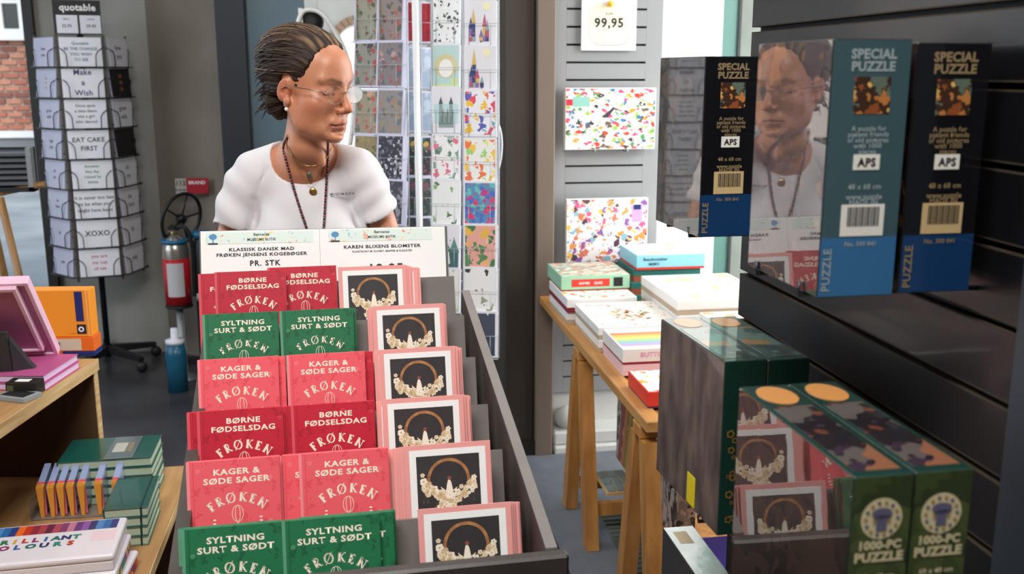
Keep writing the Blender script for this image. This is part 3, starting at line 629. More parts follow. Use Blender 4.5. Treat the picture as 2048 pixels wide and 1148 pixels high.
for cn, (px, d, yaw, cw, ch, tops, where) in cols.items():
    rz = -R(yaw)*-1 if False else R(yaw)
    for r_, ty in enumerate(tops):
        p = at(px, ty, d=d); p = Vector((p[0], p[1], p[2]-ch)); key = cn+str(r_); am = arts[cn][r_] if r_ < len(arts[cn]) else None
        ex = cardart(key, cw, ch) if am is None else B().box((-cw/2+.005, -.0006, .006), (cw/2-.005, 0, ch-.007), am)
        c = rack_card('greeting_card', cw, ch, cardw if cn[0] == 'R' else cardw2, ex)
        c.location = p; c.rotation_euler = (R(-6), 0, rz)
        rn = ('top', 'second', 'third', 'fourth', 'fifth', 'sixth', 'seventh', 'eighth')[r_]
        desc = {'R11': 'pale arch', 'R12': 'castle on a lake', 'R15': 'pine forest', 'R20': 'violet town spires', 'R21': 'tall spire town', 'R22': 'bright flower', 'R23': 'yellow blossom', 'R24': 'blue and pink floral', 'R25': 'pink jungle', 'R26': 'small picture grid', 'R27': 'dark blue', 'R10': 'scattered dark sprig', 'R13': 'pink and green tree', 'R14': 'green bottle plant', 'R16': 'pale pastel', 'M10': 'dark red', 'M20': 'dark red'}.get(key, 'muted patterned')
        tag(c, '%s greeting card, %s in the %s of the middle spinner' % (desc, rn, where), 'card', 'greeting cards in the middle spinner')
        M = Matrix.Rotation(rz, 4, 'Z')
        e = thing('envelope_pack', 'white envelopes behind the %s card of the %s, middle spinner' % (rn, where), 'envelopes', p+M @ Vector((0, .0045, 0)), (R(-6), 0, rz), 'envelopes in the middle spinner')
        if cn not in pocket: pocket[cn] = B().box((-cw/2+.002, 0, 0), (cw/2, .002, ch-.004), cardw if cn[0] == 'R' else cardw2).build('envelope')
        for n in range(2 if cn == 'R1' else 4): ob('envelope', pocket[cn], e, loc=(.0012*n, .0045*n, -.001*n))
        if (cn[0], cw) not in pocket:
            k = B(); hw = cw/2+.004
            k.tube([(-hw, .03, 0), (-hw, -.008, 0), (hw, -.008, 0), (hw, .03, 0)], .0012, wirel, 5); k.tube([(-hw, .03, ch*.5), (-hw, -.006, ch*.5), (hw, -.006, ch*.5), (hw, .03, ch*.5)], .0008, wirel, 5)
            for x in (-hw*.6, hw*.6): k.tube([(x, -.008, 0), (x, -.006, ch*.5)], .0008, wirel, 5)
            pocket[(cn[0], cw)] = k.build('wire_pocket')
        ob('wire_pocket', pocket[(cn[0], cw)], s2, loc=p-K+Vector((0, 0, -.002)), rot=(0, 0, rz))
    a = at(px, tops[0], d=d)-K; bt = at(px, tops[-1], d=d)-K; M = Matrix.Rotation(rz, 4, 'Z')
    for s in (-1, 1):
        o_ = M @ Vector((s*(cw/2+.004), .032, 0)); ob('upright_wire', B().tube([(a[0]+o_[0], a[1]+o_[1], zt2-.05), (bt[0]+o_[0], bt[1]+o_[1], bt[2]-ch-.01)], .0028, wirel, 6), s2)
    for z in (zt2-.06, .95): ob('arm', B().tube([(0, -.02, z), ((a[0]+bt[0])/2, (a[1]+bt[1])/2+.03, z)], .004, wirel, 6), s2)
hp = [at(*p, d=3.12)-K for p in [(985, 236), (998, 252), (1003, 285), (1000, 320), (992, 350)]]
ob('side_hoop', B().tube(smooth_path(hp), .006, wirel, 8), s2)
# ================================================================ LEFT SIDE: plywood table, bench and what stands on them
ply = wood('plywood', '#c39a68', '#a97f4f', 1, .5); plye = wood('plywood_edge', '#d6b988', '#b48e5c', 1, .6, 30); inner = wood('plywood_inner', '#5c3d22', '#4c331d', 2, .7, 5)
TA = math.atan2(.173, .985); TC = Vector((-.732, 2.890, .8))
tb_ = thing('plywood_table', 'plywood display table standing on the bench at the left picture edge', 'table', (TC[0], TC[1], 0), (0, 0, -TA))
ob('tabletop', B().box((-1.0, -1.3, .768), (0, 0, .8), ply, bev=.002), tb_)
ob('edge_band', B().box((.0, -1.3, .767), (.003, 0, .8005), plye), tb_)
ob('end_panel', B().box((-1.0, -.028, .451), (-.004, -.003, .767), inner), tb_); ob('edge_band', B().box((-.004, -.028, .451), (-.001, -.003, .767), plye), tb_); ob('end_panel', B().box((-1.0, -1.297, .451), (-.001, -1.272, .767), plye), tb_)
ob('back_panel', B().box((-.42, -1.272, .451), (-.40, -.028, .767), inner), tb_)
bn = thing('plywood_bench', 'low plywood display bench under the table edge holding tins and notebooks', 'bench', (-.5, 2.6, 0))
ob('bench_top', B().box((-1.40, -1.4, .425), (0, .32, .45), ply, bev=.002), bn); ob('edge_band', B().box((0, -1.4, .424), (.003, .32, .4505), plye), bn)
for y in (.27, -1.29): ob('bench_leg', B().box((-1.39, y, 0), (-.005, y+.022, .425), inner), bn)
# orange marker boxes at the far end of the table
og = mat('box_orange', '#f59a26', .45); og2 = mat('box_orange_dark', '#ea6d1c', .45); nv = mat('box_navy', '#16296b', .45); lab = mat('label_beige', '#cfc2ae', .6)
c0 = at(190, 712, Z=.8); RO = R(-6)
lo = thing('marker_box', 'orange box with beige barcode label lying under the upright orange box', 'box', (c0[0], c0[1], .8), (0, 0, RO))
ob('carton', B().box((-.165, 0, .001), (0, .06, .056), og2, bev=.001), lo); ob('base_band', B().box((-.09, -.0006, .001), (.0006, .06, .016), nv), lo)
ob('label', B().box((-.125, -.0008, .018), (-.035, -.0002, .052), lab), lo)
bc = B()
for k in range(9): bc.box((-.12+k*.003, -.0014, .026), (-.1185+k*.003+.001*(k % 2), -.0008, .042), mat('barcode_brown', '#4a3430', .6))
ob('barcode', bc, lo)
up_ = thing('marker_box', 'upright bright orange marker box with a dark blue stripe', 'box', (c0[0]-.004, c0[1]+.004, .857), (0, 0, RO))
ob('carton', B().box((-.185, 0, 0), (0, .055, .136), og, bev=.001), up_)
ob('stripe', B().box((-.040, -.0008, .045), (-.018, 0, .132), nv), up_); ob('stripe_end', B().box((-.040, -.0008, .008), (-.014, 0, .036), mat('ink_dark', '#20202c', .5)), up_)
ob('hinge_line', B().box((-.008, -.0006, .0), (-.0065, 0, .136), mat('line_pale', '#f8d3a0', .5)), up_)  # pale upright line near the right edge of the box
ob('round_logo', B().disc((-.028, .022), .008, WHITE, 16, y=-.0012).disc((-.028, .022), .004, nv, 10, y=-.0016), up_)
tb = B(); put_text(tb, 'CLASSIC', -.055, .008, .006, og2, y=-.0006); ob('small_print', tb, up_)
ob('button', B().disc((-.145, .085), .009, mat('ink_dark', '#20202c', .5), 12, y=-.001), up_)
hd_ = thing('marker_tray', 'orange tray of coloured pen tips behind the upright orange box', 'pen box', (c0[0]-.085, c0[1]+.09, .762), (0, 0, RO))
ob('tray', B().box((-.055, 0, .0385), (.06, .03, .205), og, bev=.001), hd_)
for k, c in enumerate(('#1a1a22', '#2b7a4b', '#c9c93a', '#d3267a', '#7a2a8c', '#e04a2a', '#f5a030', '#f0c23a', '#e8702a')):
    x = -.048+k*.0125; ob('pen', B().lathe([(.004, .19), (.005, .195), (.005, .212), (.002, .222), (.0005, .224)], mat('pen_%d' % k, c, .4), 8, Matrix.Translation((x, .012, 0))), hd_)
# pink boxes seen from behind on a dark easel
pk = mat('pink_rim', '#edc3d9', .5); mv = mat('pink_back', '#a8668a', .5); dkx = mat('support_dark', '#2a2a2e', .5)
bp = at(118, 703, Z=.845); tp_ = at(55, 560, X=bp[0]); sl_ = math.atan2(bp[1]-tp_[1], tp_[2]-bp[2]); hh = math.hypot(bp[1]-tp_[1], tp_[2]-bp[2])
for n, (dx, dy, sc, lb) in enumerate(((0, 0, 1, 'large pink gift box tilted on edge, outer one of the leaning pair'), (-.028, -.032, .86, 'smaller pink gift box leaning inside the outer pink one'))):
    t = thing('gift_box', lb, 'box', (bp[0]+dx, bp[1]+dy, bp[2]-.004+(.02 if n else 0)), (sl_, 0, 0), 'leaning pink boxes')
    H_ = hh*sc; ob('back', B().box((-.33, 0, .006), (-.010, .016, H_-.010), mv), t)
    ob('rim', B().box((-.010, -.006, 0), (0, .02, H_), pk, bev=.001).box((-.34, -.006, H_-.011), (-.010, .02, H_), pk, bev=.001).box((-.34, -.006, 0), (-.010, .02, .006), pk), t)
ez = thing('display_easel', 'dark grey board supporting the leaning pink boxes', 'stand', (bp[0]-.16, bp[1]-.155, .8), (R(6), 0, 0))
ob('board', B().box((-.2, 0, .001), (.088, .01, .150), dkx, bev=.002), ez); ob('strut', B().hull([(.09, .0, 0), (.165, .02, 0), (.165, .04, 0), (.09, .02, 0)], [(.09, .0, .13), (.125, .02, .05), (.125, .04, .05), (.09, .02, .13)], dkx), ez)
# pink notebooks stack, black box in front
pn = mat('notebook_pink', '#b8568a', .5); pg2 = mat('notebook_edge', '#dcc3e4', .6)
def notebook(name, label, cat, w, l, th, cov, pagem, loc, rz, group=None, elastic=None):
    t = thing(name, label, cat, loc, (0, 0, rz), group)
    ob('cover', B().box((0, 0, 0), (w, l, .0022), cov, bev=.0008).box((0, 0, th-.0022), (w, l, th), cov, bev=.0008).box((0, 0, .0022), (.002, l, th-.0022), cov), t)
    ob('pages', B().box((.003, .003, .0022), (w-.003, l-.003, th-.0022), pagem), t)
    if elastic: ob('elastic', B().box((w*.82, -.0006, -.0003), (w*.86, l+.0006, th+.0006), elastic), t)
    return t
q0 = at(100, 775, Z=.8)
for k in range(2): notebook('notebook', 'pink notebook, %s of the two under the leaning pink boxes' % ('upper', 'lower')[1-k], 'notebook', .15, .20, .019, pn, pg2, (q0[0]-.150-.003*k, q0[1]+.004*k, .8005+k*.0195), -TA, 'pink notebooks')
bb_ = thing('small_box', 'small black box with a white sticker before the pink notebooks', 'box', (q0[0]-.085, q0[1]-.03, .8005), (0, 0, -TA))
ob('carton', B().box((0, -.025, 0), (.078, .02, .034), mat('box_black', '#22201c', .4), bev=.001), bb_); ob('sticker', B().box((.02, -.015, .034), (.055, .006, .0344), WHITE), bb_)
ob('print', B().box((.004, -.0256, .01), (.02, -.025, .026), mat('label_olive', '#57583a', .6)), bb_)
gcard = tag(ob('leaflet', B().box((0, 0, 0), (.09, .06, .012), mat('leaflet_grey', '#8d9496', .5), bev=.001).box((.01, .008, .012), (.08, .05, .0125), INK), loc=at(-10, 800, Z=.8005), rot=(0, 0, -TA-.3)), 'grey and white leaflet at the left picture edge on the table', 'leaflet')
# green notebooks on the bench
gn = mat('notebook_green', '#17594f', .3, coat=.6, noise=(5, .1)); gnd = mat('notebook_green_dark', '#14342e', .4); cpg = mat('pages_cream', '#b9c7ac', .7)
o1 = at(112, 925, Z=.58)
for k in range(5): notebook('notebook', 'dark green notebook, %s of five in the wide stack behind the markers' % ('lowest', 'second', 'middle', 'fourth', 'topmost')[k], 'notebook', .242, .175, .0245, gn, cpg, (o1[0]+.002*(k % 2), o1[1]+.003*(k % 3), .4505+k*.0255), R(1), 'green notebooks')
tk = B(); 
lb_ = tag(ob('paper_band', B().box((0, 0, 0), (.075, .17, .0006), mat('band_grey', '#5c6a6c', .3, coat=.8)).box((.012, .05, .0006), (.045, .12, .001), mat('label_pale', '#b9b8b0', .6)).box((.05, .05, .0006), (.062, .12, .001), mat('label_tan', '#8c7c62', .6)), loc=(o1[0]+.118, o1[1]+.004, .5786), rot=(0, 0, R(1))), 'grey paper band with price label lying on the topmost green notebook', 'band')
o2 = (-.632, 2.40)
for k in range(4): notebook('notebook', 'green elastic notebook, %s of four in the nearer stack right of the markers' % ('lowest', 'second', 'third', 'topmost')[k], 'notebook', .105, .20, .024, gn, cpg, (o2[0]+.001*k, o2[1]+.002*k, .4505+k*.0248), R(2), 'green elastic notebooks', gnd)
# acrylic pack of orange-tipped markers
mk0 = at(75, 1025, Z=.47)
acr = mat('acrylic_clear', '#f4f8ff', .03, trans=.92); acr.node_tree.nodes['Principled BSDF'].inputs['IOR'].default_value = 1.25
mp_ = thing('acrylic_tray', 'clear acrylic tray holding the orange tipped markers on the bench', 'tray', (mk0[0]-.01, mk0[1], .4505))
ob('tray', B().box((-.005, -.008, 0), (.24, .10, .003), acr).box((-.005, -.008, .003), (-.003, .10, .05), acr).box((.238, -.008, .003), (.24, .10, .05), acr), mp_)
tipm = mat('marker_orange', '#e8a040', .4); rimm = mat('marker_pinkline', '#e0708a', .4); bodm = mat('marker_body_blue', '#98a6cc', .25, coat=.7)
for k, px in enumerate((76, 96, 115, 134, 155, 188, 222)):
    x = mk0[0]+(px-76)*.00128+.004
    t = thing('marker', '%s orange tipped marker from the left in the clear tray' % ('first', 'second', 'third', 'fourth', 'fifth', 'sixth', 'seventh')[k], 'marker', (x, mk0[1], .4538), (0, 0, 0), 'orange tipped markers')
    ob('tip', B().hull([(.004, 0, 0), (.012, 0, 0), (.012, .012, 0), (.004, .012, 0)], [(-.001, -.004, .085), (.017, -.004, .085), (.017, .012, .082), (-.001, .012, .082)], tipm).hull([(-.001, -.004, .085), (.017, -.004, .085), (.017, .012, .082), (-.001, .012, .082)], [(.001, -.002, .094), (.015, -.002, .094), (.017, .012, .090), (-.001, .012, .090)], tipm), t)
    ob('body', B().hull([(.002, .0125, .01), (.014, .0125, .01), (.014, .085, .02), (.002, .085, .02)], [(.0, .0125, .092), (.016, .0125, .092), (.016, .085, .118), (.0, .085, .118)], bodm), t)
    ob('collar', B().box((-.0008, .0105, .002), (.0168, .0135, .096), rimm), t)
# tins of colouring pens
tinw = mat('tin_white', '#e9e3ea', .25, coat=.5); tinedge = mat('tin_edge', '#c9cdd4', .3, metal=.3)
pal = [mat('band_%d' % k, c, .3) for k, c in enumerate(('#e86a2a', '#c0392b', '#8f2f3f', '#a8434f', '#6b2a44', '#b04c5c', '#83406c', '#c47a94', '#6a3c7c', '#8c5aa0', '#3c3a6c', '#4f86c0', '#2d6aa8', '#2d3f7c'))]
c1 = at(250, 1030, Z=.575)
for k in range(3):
    zz = .575-.019-.038*(2-2+k)+(.0 if k else 0)
    t = thing('pencil_tin', ('white pencil tin lettered in rainbow colours, topmost of the stack', 'pencil tin with coloured triangle pattern, middle of the stack', 'purple edged pencil tin at the bottom of the stack')[k], 'tin', (c1[0]+(.006, .012, .026)[k], c1[1]+(0, -.004, -.01)[k], .4508+.0405*(2-k)), (0, 0, R((3, 2, -2)[k])), 'pencil tins')
    mface = tinw if k == 0 else pat('tin_tri%d' % k, '#7a1f5c', ['#c0392b', '#e8a02c', '#2d7a6c', '#7a2a8c', '#d9c22c', '#c25a2a'], 45, .8, k, 0)
    ob('tin_lid', B().box((-.34, -.195, .024), (0, 0, .040), tinw, bev=.007, seg=3), t); ob('tin_base', B().box((-.337, -.192, 0), (-.003, -.003, .0245), mface, bev=.004, seg=2), t)
    if k == 0:
        for j in range(20): ob('colour_band', B().box((-.016-.0155*(j+1), -.058, .0402), (-.016-.0155*j, -.010, .0406), pal[13-j % 14]), t)
        tb = B(); ink_c = ['#3c2a50', '#2f7a54', '#d8a02c', '#c0392b', '#8f2f6c', '#2d5f9c', '#1f6f6c', '#2a2f6c', '#2d8a7c', '#c0392b']
        T = Matrix.Rotation(R(-90), 4, 'X')
        for j, ch in enumerate('BRILLIANT'): put_text(tb, ch, -.268+j*.0215, -.098, .028, mat('tinink%d' % (j % 10), ink_c[j % 10], .4), y=-.0409, bold=.05, M=T)
        for j, ch in enumerate('COLOURS'): put_text(tb, ch, -.268+j*.0275, -.128, .028, mat('tinink%d' % ((j+3) % 10), ink_c[(j+3) % 10], .4), y=-.0409, bold=.05, M=T)
        ob('lettering', tb, t)
        ob('pink_label', B().box((-.062, -.118, .0402), (-.012, -.07, .0405), mat('label_pinkish', '#ecd0d6', .4)), t)
# ================================================================ back left: extinguisher, wheel, wall sign, easel
ex0 = at(355, 560, Y=5.3); redm = mat('extinguisher_red', '#c01d26', .3, coat=.5)
ex = thing('fire_extinguisher', 'steel and red fire extinguisher with white label by the back wall', 'fire extinguisher', (ex0[0], 5.3, 0))
ob('stand_base', B().lathe([(.001, 0), (.072, 0), (.072, .012), (.02, .03), (.018, .4), (.001, .4)], fr, 24), ex)
ob('shelf', B().lathe([(.001, .395), (.07, .395), (.07, .405), (.001, .405)], INK, 20), ex)
ob('cylinder', B().lathe([(.001, .407), (.055, .407), (.066, .42), (.066, .70), (.055, .745), (.025, .765), (.02, .775), (.001, .775)], mat('steel', '#b9b5ae', .25, metal=.8), 24), ex)
ob('red_wrap', B().lathe([(.0665, .415), (.068, .415), (.068, .655), (.0665, .655)], redm, 28), ex); ob('blue_strap', B().lathe([(.067, .735), (.0685, .735), (.0685, .752), (.067, .752)], mat('strap_blue', '#1f6f96', .4), 24), ex)
lb = B(); n = 8
for k in range(n):
    a0 = -2.2+k*1.3/n; a1 = a0+1.3/n; r_ = .0688
    lb.poly([(r_*math.cos(a0), r_*math.sin(a0), .46), (r_*math.cos(a1), r_*math.sin(a1), .46), (r_*math.cos(a1), r_*math.sin(a1), .635), (r_*math.cos(a0), r_*math.sin(a0), .635)], mat('label_silver', '#c9c9cc', .4))
ob('label', lb, ex)
ob('valve', B().lathe([(.001, .74), (.018, .776), (.02, .80), (.001, .80)], mat('brass', '#b09a64', .3, metal=.8), 12).box((-.02, -.06, .80), (.01, .03, .81), fr).box((-.02, -.07, .81), (.01, .03, .822), INK), ex)
ob('hose', B().tube(smooth_path([Vector(p) for p in [(0, 0, .80), (.06, -.01, .83), (.09, 0, .72), (.085, 0, .55), (.08, 0, .45)]]), .010, INK, 8), ex)
e2 = thing('gas_bottle', 'dark slim bottle with blue collar beside the red extinguisher', 'bottle', (ex0[0]+.125, 5.34, 0))
ob('bottle', B().lathe([(.001, 0), (.045, 0), (.045, .70), (.03, .76), (.012, .78), (.001, .78)], mat('bottle_slate', '#333c42', .35), 20), e2)
ob('collar', B().lathe([(.047, .755), (.05, .755), (.05, .785), (.047, .785)], mat('collar_blue', '#1f6f96', .4), 20).lathe([(.046, .42), (.049, .42), (.049, .46), (.046, .46)], mat('band_white', '#d4d8da', .4), 20), e2)
e3 = thing('cleaning_bottle', 'teal bottle with white cap standing low beside the extinguisher', 'bottle', (ex0[0]-.0, 5.1, 0))
ob('bottle', B().lathe([(.001, 0), (.05, 0), (.052, .19), (.045, .25), (.001, .25)], mat('bottle_teal', '#1c5f7c', .3), 20), e3); ob('cap', B().lathe([(.001, .251), (.047, .251), (.047, .27), (.02, .275), (.018, .33), (.001, .33)], cardw, 16), e3)
wc = at(363, 437, Y=5.44); wh = thing('hose_wheel', 'black spoked wheel leaning above the fire extinguisher', 'wheel', wc, (R(12), R(22), R(58)))
ob('tyre', B().tube([(.135*math.cos(2*math.pi*k/28), 0, .135*math.sin(2*math.pi*k/28)) for k in range(28)], .0095, mat('rubber_black', '#121214', .5), 8, closed=True), wh)
for k in range(5): a = 2*math.pi*k/5+.5; ob('spoke', B().tube([(0, 0, 0), (.13*math.cos(a), 0, .13*math.sin(a))], .005, mat('rubber_black', '', .5), 6), wh)
ob('hub', B().lathe([(.001, -.02), (.022, -.02), (.022, .02), (.001, .02)], mat('rubber_black', '', .5), 12, Matrix.Rotation(R(90), 4, 'X')), wh)
ob('bracket', B().tube([(0, 0, 0), (.02, .02, -.16)], .008, mat('rubber_black', '', .5), 6), wh)
YW = 5.62
s0, s1 = at(352, 388, Y=YW), at(416, 356, Y=YW); wsn = thing('wall_sign', 'small white and red notice on the brown wall behind the woman', 'sign', (s0[0], YW, s0[2]), (0, 0, R(-1)))
W_, H_ = s1[0]-s0[0], s1[2]-s0[2]; redn = mat('sign_red', '#a81e2c', .4)
ob('plate', B().box((0, 0, 0), (W_*.33, .005, H_), mat('sign_pale', '#a8a29a', .5)).box((W_*.34, -.001, 0), (W_, .006, H_), redn), wsn)
sb_ = B(); put_text(sb_, '112', W_*.16, H_*.55, .035, INK, y=-.001); put_text(sb_, 'BRAND', W_*.66, H_*.62, .026, WHITE, y=-.002); put_text(sb_, 'SLUKKER', W_*.16, H_*.2, .013, INK, y=-.001)
ob('lettering', sb_, wsn)
# wooden easel with a slatted grey rack in front of the window
ea = at(30, 380, Y=4.6); easel = thing('easel', 'wooden easel carrying a grey slatted rack by the left window', 'easel', (ea[0], 4.6, 0))
ew = wood('easel_wood', '#a87f4c', '#86623a', 2)
def el(p, Y=4.6): v = at(*p, Y=Y); return (v[0]-ea[0], v[1]-4.6, v[2])
f0 = el((50, 600)); top = el((0, 395))
dl = Vector(f0)-Vector(top); low = Vector(top)+dl*(top[2]/-dl[2])
ob('leg', B().tube([top, low], .018, ew, 6), easel); ob('leg', B().tube([(top[0]-.1, 0, top[2]), (low[0]-.7, 0, 0)], .018, ew, 6), easel); ob('leg', B().tube([(top[0]-.08, .05, top[2]+.1), (top[0]-.15, .6, 0)], .018, ew, 6), easel)
ob('ledge', B().tube([el((-70, 400)), el((90, 368))], .014, ew, 6), easel)
k0, k1 = el((-60, 385)), el((62, 295))
rk = ob('rack_frame', B().box((k0[0], -.02, k0[2]), (k1[0], .05, k0[2]+.02), INK).box((k1[0]-.02, -.02, k0[2]), (k1[0], .05, k1[2]), fr).box((k0[0], .03, k0[2]), (k1[0], .05, k1[2]), mat('rack_dark', '#1c1e20', .4)), easel)
for k in range(6): z = k0[2]+.03+k*(k1[2]-k0[2]-.04)/6; ob('slat', B().hull([(k0[0], -.02, z), (k1[0]-.02, -.02, z), (k1[0]-.02, .03, z+.012), (k0[0], .03, z+.012)], [(k0[0], -.02, z+.012), (k1[0]-.02, -.02, z+.012), (k1[0]-.02, .03, z+.024), (k0[0], .03, z+.024)], mat('slat_steel', '#75797c', .3, metal=.5)), easel)
# ================================================================ RIGHT: trestle table with boxed games
pine = wood('pine', '#c9924e', '#a8713a', 2, .45); pineY = wood('pine_board', '#cf9c5c', '#b07c42', 1, .45); pl_ = wood('pine_light', '#e6c592', '#cfa56a', 0, .5)
TX0, TX1, TY0, TY1 = .742, 1.42, 2.40, 3.92
tt = thing('trestle_table', 'pine trestle table piled with boxed games before the grey slotted column', 'table', (1.08, 3.15, 0))
def T_(p): return (p[0]-1.08, p[1]-3.15, p[2])
def tbx(lo, hi, m, **k): return B().box(T_(lo), T_(hi), m, **k)
ob('tabletop', tbx((TX0+.05, TY0+.05, .672), (TX1-.05, TY1-.05, .690), pineY), tt)
ob('frame_rail', tbx((TX0, TY0, .668), (TX0+.05, TY1, .700), pineY, bev=.003), tt); ob('frame_rail', tbx((TX1-.05, TY0, .668), (TX1, TY1, .700), pineY, bev=.003), tt)
ob('frame_rail', tbx((TX0+.05, TY0, .668), (TX1-.05, TY0+.05, .700), pl_, bev=.003), tt); ob('frame_rail', tbx((TX0+.05, TY1-.05, .668), (TX1-.05, TY1, .700), pineY, bev=.003), tt)
def trestle(yc, flip):
    t = thing('trestle', '%s pine A-frame trestle carrying the games table' % ('near', 'far')[flip], 'trestle', (1.08, yc, 0), (0, 0, 0), 'trestles under the games table')
    for x in (-.315, .30):
        for s in (-1, 1):
            a = .02*s; b_ = .17*s
            ob('leg', B().hull([(x-.022, b_-.03, .0085), (x+.022, b_-.03, .0085), (x+.022, b_+.03, .0085), (x-.022, b_+.03, .0085)], [(x-.022, a-.025+.02*s, .63), (x+.022, a-.025+.02*s, .63), (x+.022, a+.025+.02*s, .63), (x-.022, a+.025+.02*s, .63)], pine), t)
    ob('beam', B().box((-.34, -.035, .631), (.34, .035, .667), pine, bev=.003), t)
    ob('rung', B().box((-.29, .10, .10), (.278, .125, .145), pine), t); ob('rung', B().box((-.29, -.125, .10), (.278, -.10, .145), pine), t)
    return t
trestle(2.49, 0); trestle(3.24, 1)
def gbox(name, label, loc, w, l, h, sidem, topm, frontm=None, basem=None, rz=0, texts=(), group='boxed games on the trestle table', lip=.35):
    """lidded game box: base, lid, printed top"""
    t = thing(name, label, 'game box', loc, (0, 0, rz), group)
    ob('base', B().box((.0015, .0015, 0), (w-.0015, l-.0015, h*lip), basem or sidem), t)
    ob('lid', B().box((0, 0, h*lip), (w, l, h), sidem, bev=.0015), t)
    ob('lid_print', B().box((.004, .004, h), (w-.004, l-.004, h+.0005), topm), t)
    if frontm: ob('front_print', B().box((.004, -.0006, h*lip+.002), (w-.004, 0, h-.002), frontm), t)
    if texts:
        b = B()
        for s, x, z, size, m in texts: put_text(b, s, x, z, size, m, y=-.0012, bold=.03, sp=1.1)
        ob('lettering', b, t)
    return t
wht = mat('box_white', '#ecebe8', .45); kraft = mat('box_kraft', '#b8a58e', .7); redb = mat('box_red', '#d8382c', .4); mint = mat('box_mint', '#9fd0b0', .45); teal = mat('box_teal', '#1f6b66', .45); sky_ = mat('box_sky', '#8fcfe0', .45); maroon = mat('box_maroon', '#8c1f34', .5)
flo = pat('top_floral', '#f3efe8', ['#e8623c', '#f0a03c', '#7aa06a', '#d8465c', '#e8c45c'], 28, .32); blos = pat('top_blossom', '#f4f1ec', ['#e8927c', '#d8a03c', '#8a9a5c', '#c0564c'], 45, .2)
confet = pat('top_confetti', '#f5d8cc', ['#e05a3c', '#e8923c', '#f7efe4', '#d84a5c'], 40, .45); pastel = pat('top_pastel', '#f0ebe6', ['#ead0b8', '#d8dfd4', '#f0b89a', '#c8dbe4'], 18, .5)
Zt = .7005
gbox('game_box', 'lower plain white game box under the flower print one', (.778, 3.065, Zt), .285, .35, .040, wht, wht, basem=kraft)
D = gbox('game_box', 'white game box with orange flower wreath print, on a plain white one', (.776, 3.067, Zt+.041), .287, .35, .042, wht, blos, basem=kraft)
fw = B(); rg = random.Random(3)
for k in range(60):
    a = rg.uniform(0, 6.3); r_ = rg.uniform(.2, 1); fw.box((.15+.07*r_*math.cos(a)-.006, .16+.09*r_*math.sin(a)-.006, .0428+.0001*(k % 5)), (.15+.07*r_*math.cos(a)+.006, .16+.09*r_*math.sin(a)+.006, .0430+.0001*(k % 5)), mat('petal_%s' % (k % 4), '', .5) if k % 2 else mat('wreath_%d' % (k % 3), ('#d8603c', '#7f8c5c', '#c88a4c')[k % 3], .6))
tag(ob('flower_print', fw, D), kind='stuff'); tb = B(); put_text(tb, 'BOTANICAL', .075, .30, .016, INK, y=-.0432, M=Matrix.Rotation(R(-90), 4, 'X')); ob('title', tb, D)
gbox('game_box', 'pink and white game box below the rainbow striped one', (.786, 2.80, Zt), .30, .245, .036, mat('box_rose', '#e7c6cc', .45), wht, basem=mat('box_rose', '', .45))
E_ = gbox('game_box', 'white game box with rainbow stripes and pink lettering on its front', (.784, 2.797, Zt+.0365), .30, .245, .048, wht, wht, basem=maroon, texts=[('BUTTO', .09, .022, .020, mat('ink_pink', '#e59ab8', .5))], lip=.12)
for k, c in enumerate(('#f0845c', '#f3b05c', '#e8d46c', '#9cc98c', '#8fb0c4', '#b49ccc')): ob('rainbow_stripe', B().box((.006, .03+.026*(5-k), .0485), (.294, .055+.026*(5-k), .0489), mat('stripe_%d' % k, c, .5)), E_)
gbox('game_box', 'red memory game box nearest the table corner', (.775, 2.502, Zt), .20, .20, .046, redb, flo, basem=mat('box_violet', '#5c2a5c', .5), texts=[('TEFFE', .06, .026, .013, WHITE), ('MEMO', .065, .009, .013, WHITE)], lip=.10)
gbox('game_box', 'plain white game box at the very bottom of the left far stack', (.752, 3.44, Zt), .25, .32, .045, wht, wht, basem=kraft)
gbox('game_box', 'floral topped game box with a red front at the table left edge', (.750, 3.43, Zt+.0455), .26, .33, .052, wht, flo, basem=maroon)
mb = gbox('game_box', 'mint green quiz box with orange label on top of the floral box', (.753, 3.55, Zt+.098), .262, .26, .058, mint, pat('top_mint', '#cfe6d2', ['#4a5a50', '#e8623c', '#8a9a90'], 45, .5, 2, .1, (1, 5, 1)), basem=mat('box_brown', '#8c4a34', .5), lip=.1)
ob('orange_label', B().box((.04, -.0012, .016), (.185, -.0002, .044), redb, bev=.0), mb); tb = B(); put_text(tb, 'GAMES    QUIZ', .112, .025, .013, WHITE, y=-.0016); ob('lettering', tb, mb); ob('dark_logo', B().box((.20, -.0012, .014), (.235, -.0002, .048), INK), mb)
for k in range(3): gbox('game_box', 'teal game box, %s of three under the light blue box' % ('lowest', 'middle', 'upper')[k], (1.045+.01*k, 3.66+.006*k, Zt+.049*k), .27, .24, .0485, teal, teal, basem=mat('box_brown', '', .5), lip=.5)
gbox('game_box', 'light blue game box with beach print on the back of the table', (1.072, 3.66, Zt+.1475), .275, .25, .058, sky_, pastel, basem=redb, texts=[('Beachcomber', .075, .036, .016, mat('ink_blue', '#2f5f7c', .5)), ('MEMO', .07, .018, .014, mat('ink_blue', '', .5))], lip=.14)
for k in range(2): gbox('game_box', 'wide white game box, %s of two in the middle of the table' % ('lower', 'upper')[k], (1.065, 3.12+.004*k, Zt+.048*k), .34, .44, .0475, wht, wht, basem=kraft)
gbox('game_box', 'pastel coloured game box stacked on the wide white ones', (1.062, 3.13, Zt+.0965), .34, .43, .050, wht, pastel, basem=kraft)
